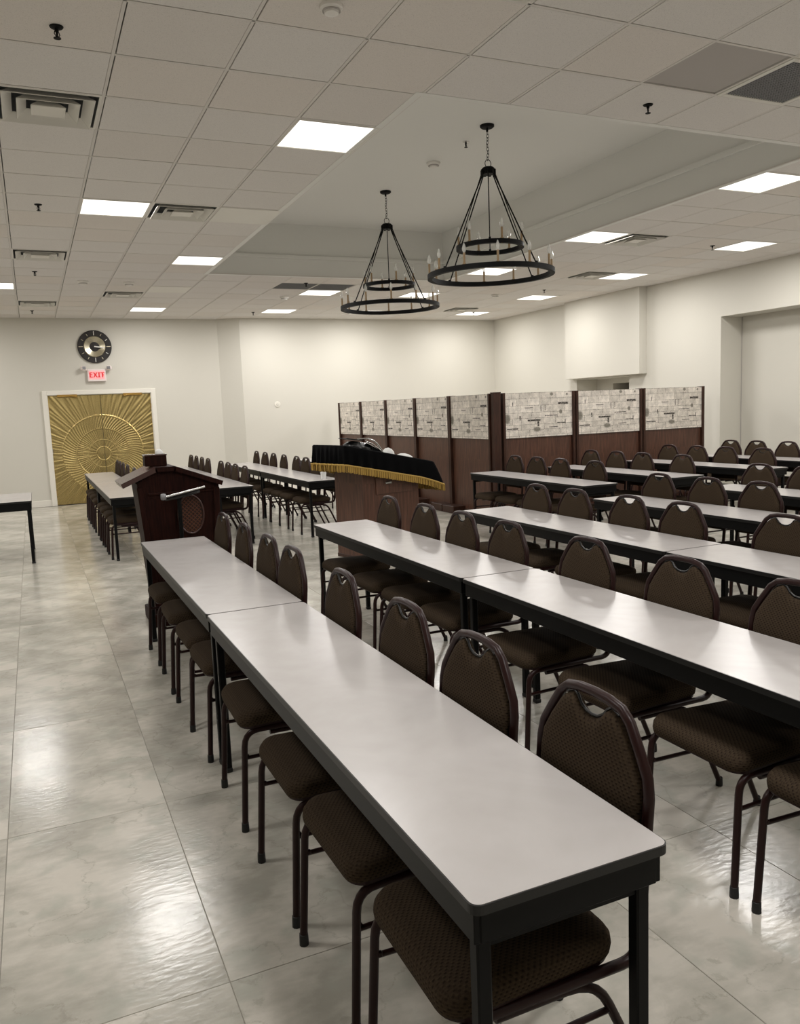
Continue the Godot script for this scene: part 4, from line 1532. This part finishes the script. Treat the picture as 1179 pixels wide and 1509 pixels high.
# ------------------------------------------------------------------ the screen of panels
func build_screen() -> void:
	var W := 1.22
	var H := 1.768
	var lab_long := ["brown divider with a stone-wall print, nearest the corner on the long side", "brown divider with a stone-wall print, second from the corner on the long side", "brown divider with a stone-wall print, third from the corner on the long side", "brown divider with a stone-wall print, fourth from the corner on the long side", "brown divider with a stone-wall print at the far end of the long side"]
	var lab_short := ["brown divider with a pale stone-wall print, nearest the corner on the short side", "brown divider with a stone-wall print in the middle of the short side", "brown divider with a stone-wall print at the alcove end of the short side"]
	var places := []
	for k in 5:
		places.append([Vector3(5.90, 0, -10.47 - 1.225 * k), -PI / 2, lab_long[k]])
	for k in 3:
		places.append([Vector3(6.62 + 1.245 * k, 0, -9.82), 0.0, lab_short[k]])
	# a panel looks along its local +z
	var post := MB.new()
	post.box(Vector3(0, H / 2, 0), Vector3(0.040, H, 0.125), 0.003)
	var pm := post.mesh()
	var lower := MB.new()
	lower.box(Vector3(0, 0.595, 0), Vector3(W - 0.075, 1.07, 0.030), 0.0)
	var lm := lower.mesh()
	var pr := MB.new()
	var a := W / 2 - 0.030
	pr.tri(Vector3(-a, 1.13, 0.036), Vector3(a, 1.13, 0.036), Vector3(a, H - 0.006, 0.036), Vector3.BACK, Vector3.BACK, Vector3.BACK, Vector2(0, 1), Vector2(1, 1), Vector2(1, 0))
	pr.tri(Vector3(-a, 1.13, 0.036), Vector3(a, H - 0.006, 0.036), Vector3(-a, H - 0.006, 0.036), Vector3.BACK, Vector3.BACK, Vector3.BACK, Vector2(0, 1), Vector2(1, 0), Vector2(0, 0))
	var prm := pr.mesh()
	var bk := MB.new()
	bk.box(Vector3(0, (1.13 + H - 0.006) / 2, 0.0175), Vector3(a * 2, H - 0.006 - 1.13, 0.036), 0.0)
	var bkm := bk.mesh()
	var rail := MB.new()
	rail.box(Vector3(0, 0.035, 0), Vector3(W - 0.075, 0.07, 0.05), 0.003)
	var rm := rail.mesh()
	for p in places:
		var o := thing("room_divider", p[2], "room divider", p[0], p[1], "room dividers with stone-wall prints")
		for s in [-1.0, 1.0]:
			put("post", pm, M.post, o, Vector3(s * (W / 2 - 0.018), 0, 0))
		put("lower_panel", lm, M.walnut, o)
		put("bottom_rail", rm, M.post, o)
		var board := put("print_board", bkm, M.post, o)
		put("stone_print", prm, M.print, board)
		for s in [-0.42, 0.42]:
			box_part("foot", Vector3(s, 0.055, 0.10), Vector3(0.36, 0.11, 0.24), M.post, o, 0.005)
	var c := thing("divider_corner_post", "thick dark brown corner post where the two runs of dividers meet", "post", Vector3(5.915, 0, -9.80))
	box_part("shaft", Vector3(0, H / 2, 0), Vector3(0.115, H + 0.008, 0.085), M.post, c, 0.004)
	box_part("cap", Vector3(0, H + 0.008, 0), Vector3(0.125, 0.012, 0.095), M.post, c, 0.003)

# ------------------------------------------------------------------ chandeliers
func build_chandeliers() -> void:
	var tops := [[-7.06, "black two-ring candle chandelier, the larger-looking one nearer the grille"], [-9.52, "black two-ring candle chandelier, the smaller-looking one nearer the end wall"]]
	var ring_mesh := func(R: float, h: float, t: float) -> ArrayMesh:
		var b := MB.new()
		b.lathe([Vector2(R - t, -h / 2), Vector2(R, -h / 2), Vector2(R, h / 2), Vector2(R - t, h / 2), Vector2(R - t, -h / 2)], 64)
		return b.mesh()
	var big: ArrayMesh = ring_mesh.call(0.622, 0.044, 0.045)
	var small: ArrayMesh = ring_mesh.call(0.330, 0.040, 0.040)
	var cn := MB.new()
	cn.lathe([Vector2(0, 0), Vector2(0.068, 0), Vector2(0.068, -0.016), Vector2(0.055, -0.026), Vector2(0.012, -0.030), Vector2(0.010, -0.06), Vector2(0, -0.06)], 24)
	var cm := cn.mesh()
	var hub := MB.new()
	hub.lathe([Vector2(0, 0.030), Vector2(0.050, 0.030), Vector2(0.062, 0.020), Vector2(0.064, -0.030), Vector2(0.052, -0.036), Vector2(0, -0.036)], 16)
	for k in 8:
		var a := TAU * k / 8
		hub.box(Vector3(cos(a) * 0.064, -0.015, sin(a) * 0.064), Vector3(0.022, 0.05, 0.022), 0.003, Basis(Vector3.UP, -a))
	var hm := hub.mesh()
	var sl := MB.new()
	sl.lathe([Vector2(0.011, 0.0), Vector2(0.011, 0.105), Vector2(0.006, 0.108), Vector2(0.0, 0.108)], 10)
	sl.lathe([Vector2(0.018, -0.002), Vector2(0.020, 0.006), Vector2(0.012, 0.010)], 10)
	var slm := sl.mesh()
	var bl := MB.new()
	bl.lathe([Vector2(0.007, 0.106), Vector2(0.017, 0.125), Vector2(0.0195, 0.142), Vector2(0.014, 0.166), Vector2(0.005, 0.190), Vector2(0.0, 0.196)], 10)
	var blm := bl.mesh()
	var pin := MB.new()
	pin.lathe([Vector2(0.007, -0.042), Vector2(0.007, 0.0)], 8)
	var pim := pin.mesh()
	for t in tops:
		var x := 4.24
		var z: float = t[0]
		var o := thing("chandelier", t[1], "chandelier", Vector3(x, COFFER_TOP, z), 0, "candle chandeliers")
		var view := atan2(x, -z)          # which way the rods are turned
		var yh := 3.862 - COFFER_TOP
		var yi := 3.145 - COFFER_TOP
		var yo := 2.882 - COFFER_TOP
		put("canopy", cm, M.iron, o)
		# chain of links, every other one turned
		var n := 9
		var ct := -0.055
		var cb := yh + 0.095
		for k in n:
			var y := lerpf(ct, cb, (k + 0.5) / n)
			var lk := []
			var hh := (ct - cb) / n * 0.66
			for i in 12:
				var a := TAU * i / 12
				lk.append(Vector3(cos(a) * 0.011, sin(a) * hh, 0))
			var b := MB.new()
			b.tube(lk, 0.0026, 5, true)
			var l := put("chain_link", b.mesh(), M.iron, o, Vector3(0.004 * sin(k * 1.3), y, 0))
			l.rotation.y = PI / 2 * (k % 2) + 0.5
		var rg := []
		for i in 20:
			var a := TAU * i / 20
			rg.append(Vector3(cos(a) * 0.033, yh + 0.065 + sin(a) * 0.037, 0))
		var rb := MB.new()
		rb.tube(rg, 0.0035, 6, true)
		put("hanging_ring", rb.mesh(), M.iron, o)
		put("hub", hm, M.iron, o, Vector3(0, yh, 0))
		put("lower_ring", big, M.iron, o, Vector3(0, yo, 0))
		put("upper_ring", small, M.iron, o, Vector3(0, yi, 0))
		for k in 4:
			for w in 2:
				# azimuth measured in plan; long rods on the diagonals of the view, short ones between
				var a := -PI / 2 + view + (PI / 4 if w == 0 else 0.0) + k * PI / 2
				var d := Vector3(cos(a), 0, sin(a))
				var R := 0.600 if w == 0 else 0.310
				var y := yo if w == 0 else yi
				var b := MB.new()
				b.tube([d * 0.066 + Vector3(0, yh - 0.028, 0), d * R + Vector3(0, y + 0.012, 0)], 0.0065 if w == 0 else 0.005, 6)
				put("rod", b.mesh(), M.iron, o)
				var e := MB.new()
				e.box(d * R + Vector3(0, y + 0.026, 0), Vector3(0.022, 0.026, 0.022), 0.003, Basis(Vector3.UP, -a))
				put("rod_socket", e.mesh(), M.iron, o)
		for w in 2:
			var cnt := 12 if w == 0 else 6
			var R := 0.600 if w == 0 else 0.310
			var y := yo if w == 0 else yi
			for k in cnt:
				var a := TAU * (k + 0.5) / cnt + view * 0.3
				var p := Vector3(cos(a) * R, y + 0.021, sin(a) * R)
				var s := put("candle", slm, M.candle, o, p)
				put("bulb", blm, M.glass, s)
				put("socket_pin", pim, M.brass, s)

func build_cup() -> void:
	var o := thing("paper_cup", "small white paper cup on the far table beside the fringed cloth", "cup", Vector3(3.44, TH, -10.10))
	var b := MB.new()
	b.lathe([Vector2(0, 0), Vector2(0.030, 0), Vector2(0.040, 0.088), Vector2(0.037, 0.088), Vector2(0.028, 0.006), Vector2(0, 0.006)], 18)
	put("wall", b.mesh(), M.paper, o)
	var r := MB.new()
	var pts := []
	for k in 18:
		var a := TAU * k / 18
		pts.append(Vector3(cos(a) * 0.0395, 0.089, sin(a) * 0.0395))
	r.tube(pts, 0.0025, 5, true)
	put("rim", r.mesh(), M.paper, o)

func build_wall_plate() -> void:
	var o := thing("wall_plate", "small round white plate on the cream end wall above the far tables", "wall plate", Vector3(4.74, 1.79, BACK_R))
	var b := MB.new()
	b.lathe([Vector2(0.062, 0), Vector2(0.060, 0.010), Vector2(0.046, 0.014), Vector2(0.044, 0.010), Vector2(0.0, 0.010)], 28, Vector3.ZERO, upright())
	put("disc", b.mesh(), M.trim, o)
	var c := MB.new()
	c.lathe([Vector2(0.030, 0.010), Vector2(0.028, 0.020), Vector2(0.0, 0.022)], 20, Vector3.ZERO, upright())
	put("cover", c.mesh(), M.wall, o)

# ------------------------------------------------------------------
func _ready() -> void:
	rng.seed = 20
	cam = Camera3D.new()
	cam.name = "camera"
	add_child(cam)
	cam.transform = Transform3D(Basis.from_euler(Vector3(-0.1286, -0.421, -0.0401)), EYE)
	cam.fov = rad_to_deg(2.0 * atan(754.5 / 1191.27))
	cam.near = 0.05
	cam.far = 60.0
	cam.current = true
	var env := Environment.new()
	env.background_mode = Environment.BG_COLOR
	env.background_color = Color(0.02, 0.02, 0.02)
	env.tonemap_mode = Environment.TONE_MAPPER_LINEAR
	env.tonemap_exposure = 0.93
	env.sdfgi_enabled = true
	env.ssao_enabled = true
	env.ssil_enabled = true
	var we := WorldEnvironment.new()
	we.name = "world_environment"
	we.environment = env
	add_child(we)
	make_materials()
	build_floor()
	build_walls()
	build_ceiling()
	build_ceiling_lights()
	build_door()
	build_seating()
	build_side_table()
	build_screen()
	build_desk()
	build_lectern()
	build_stand()
	build_chandeliers()
	build_vents()
	build_sprinklers()
	build_clock()
	build_exit_sign()
	build_wall_plate()
	build_cup()
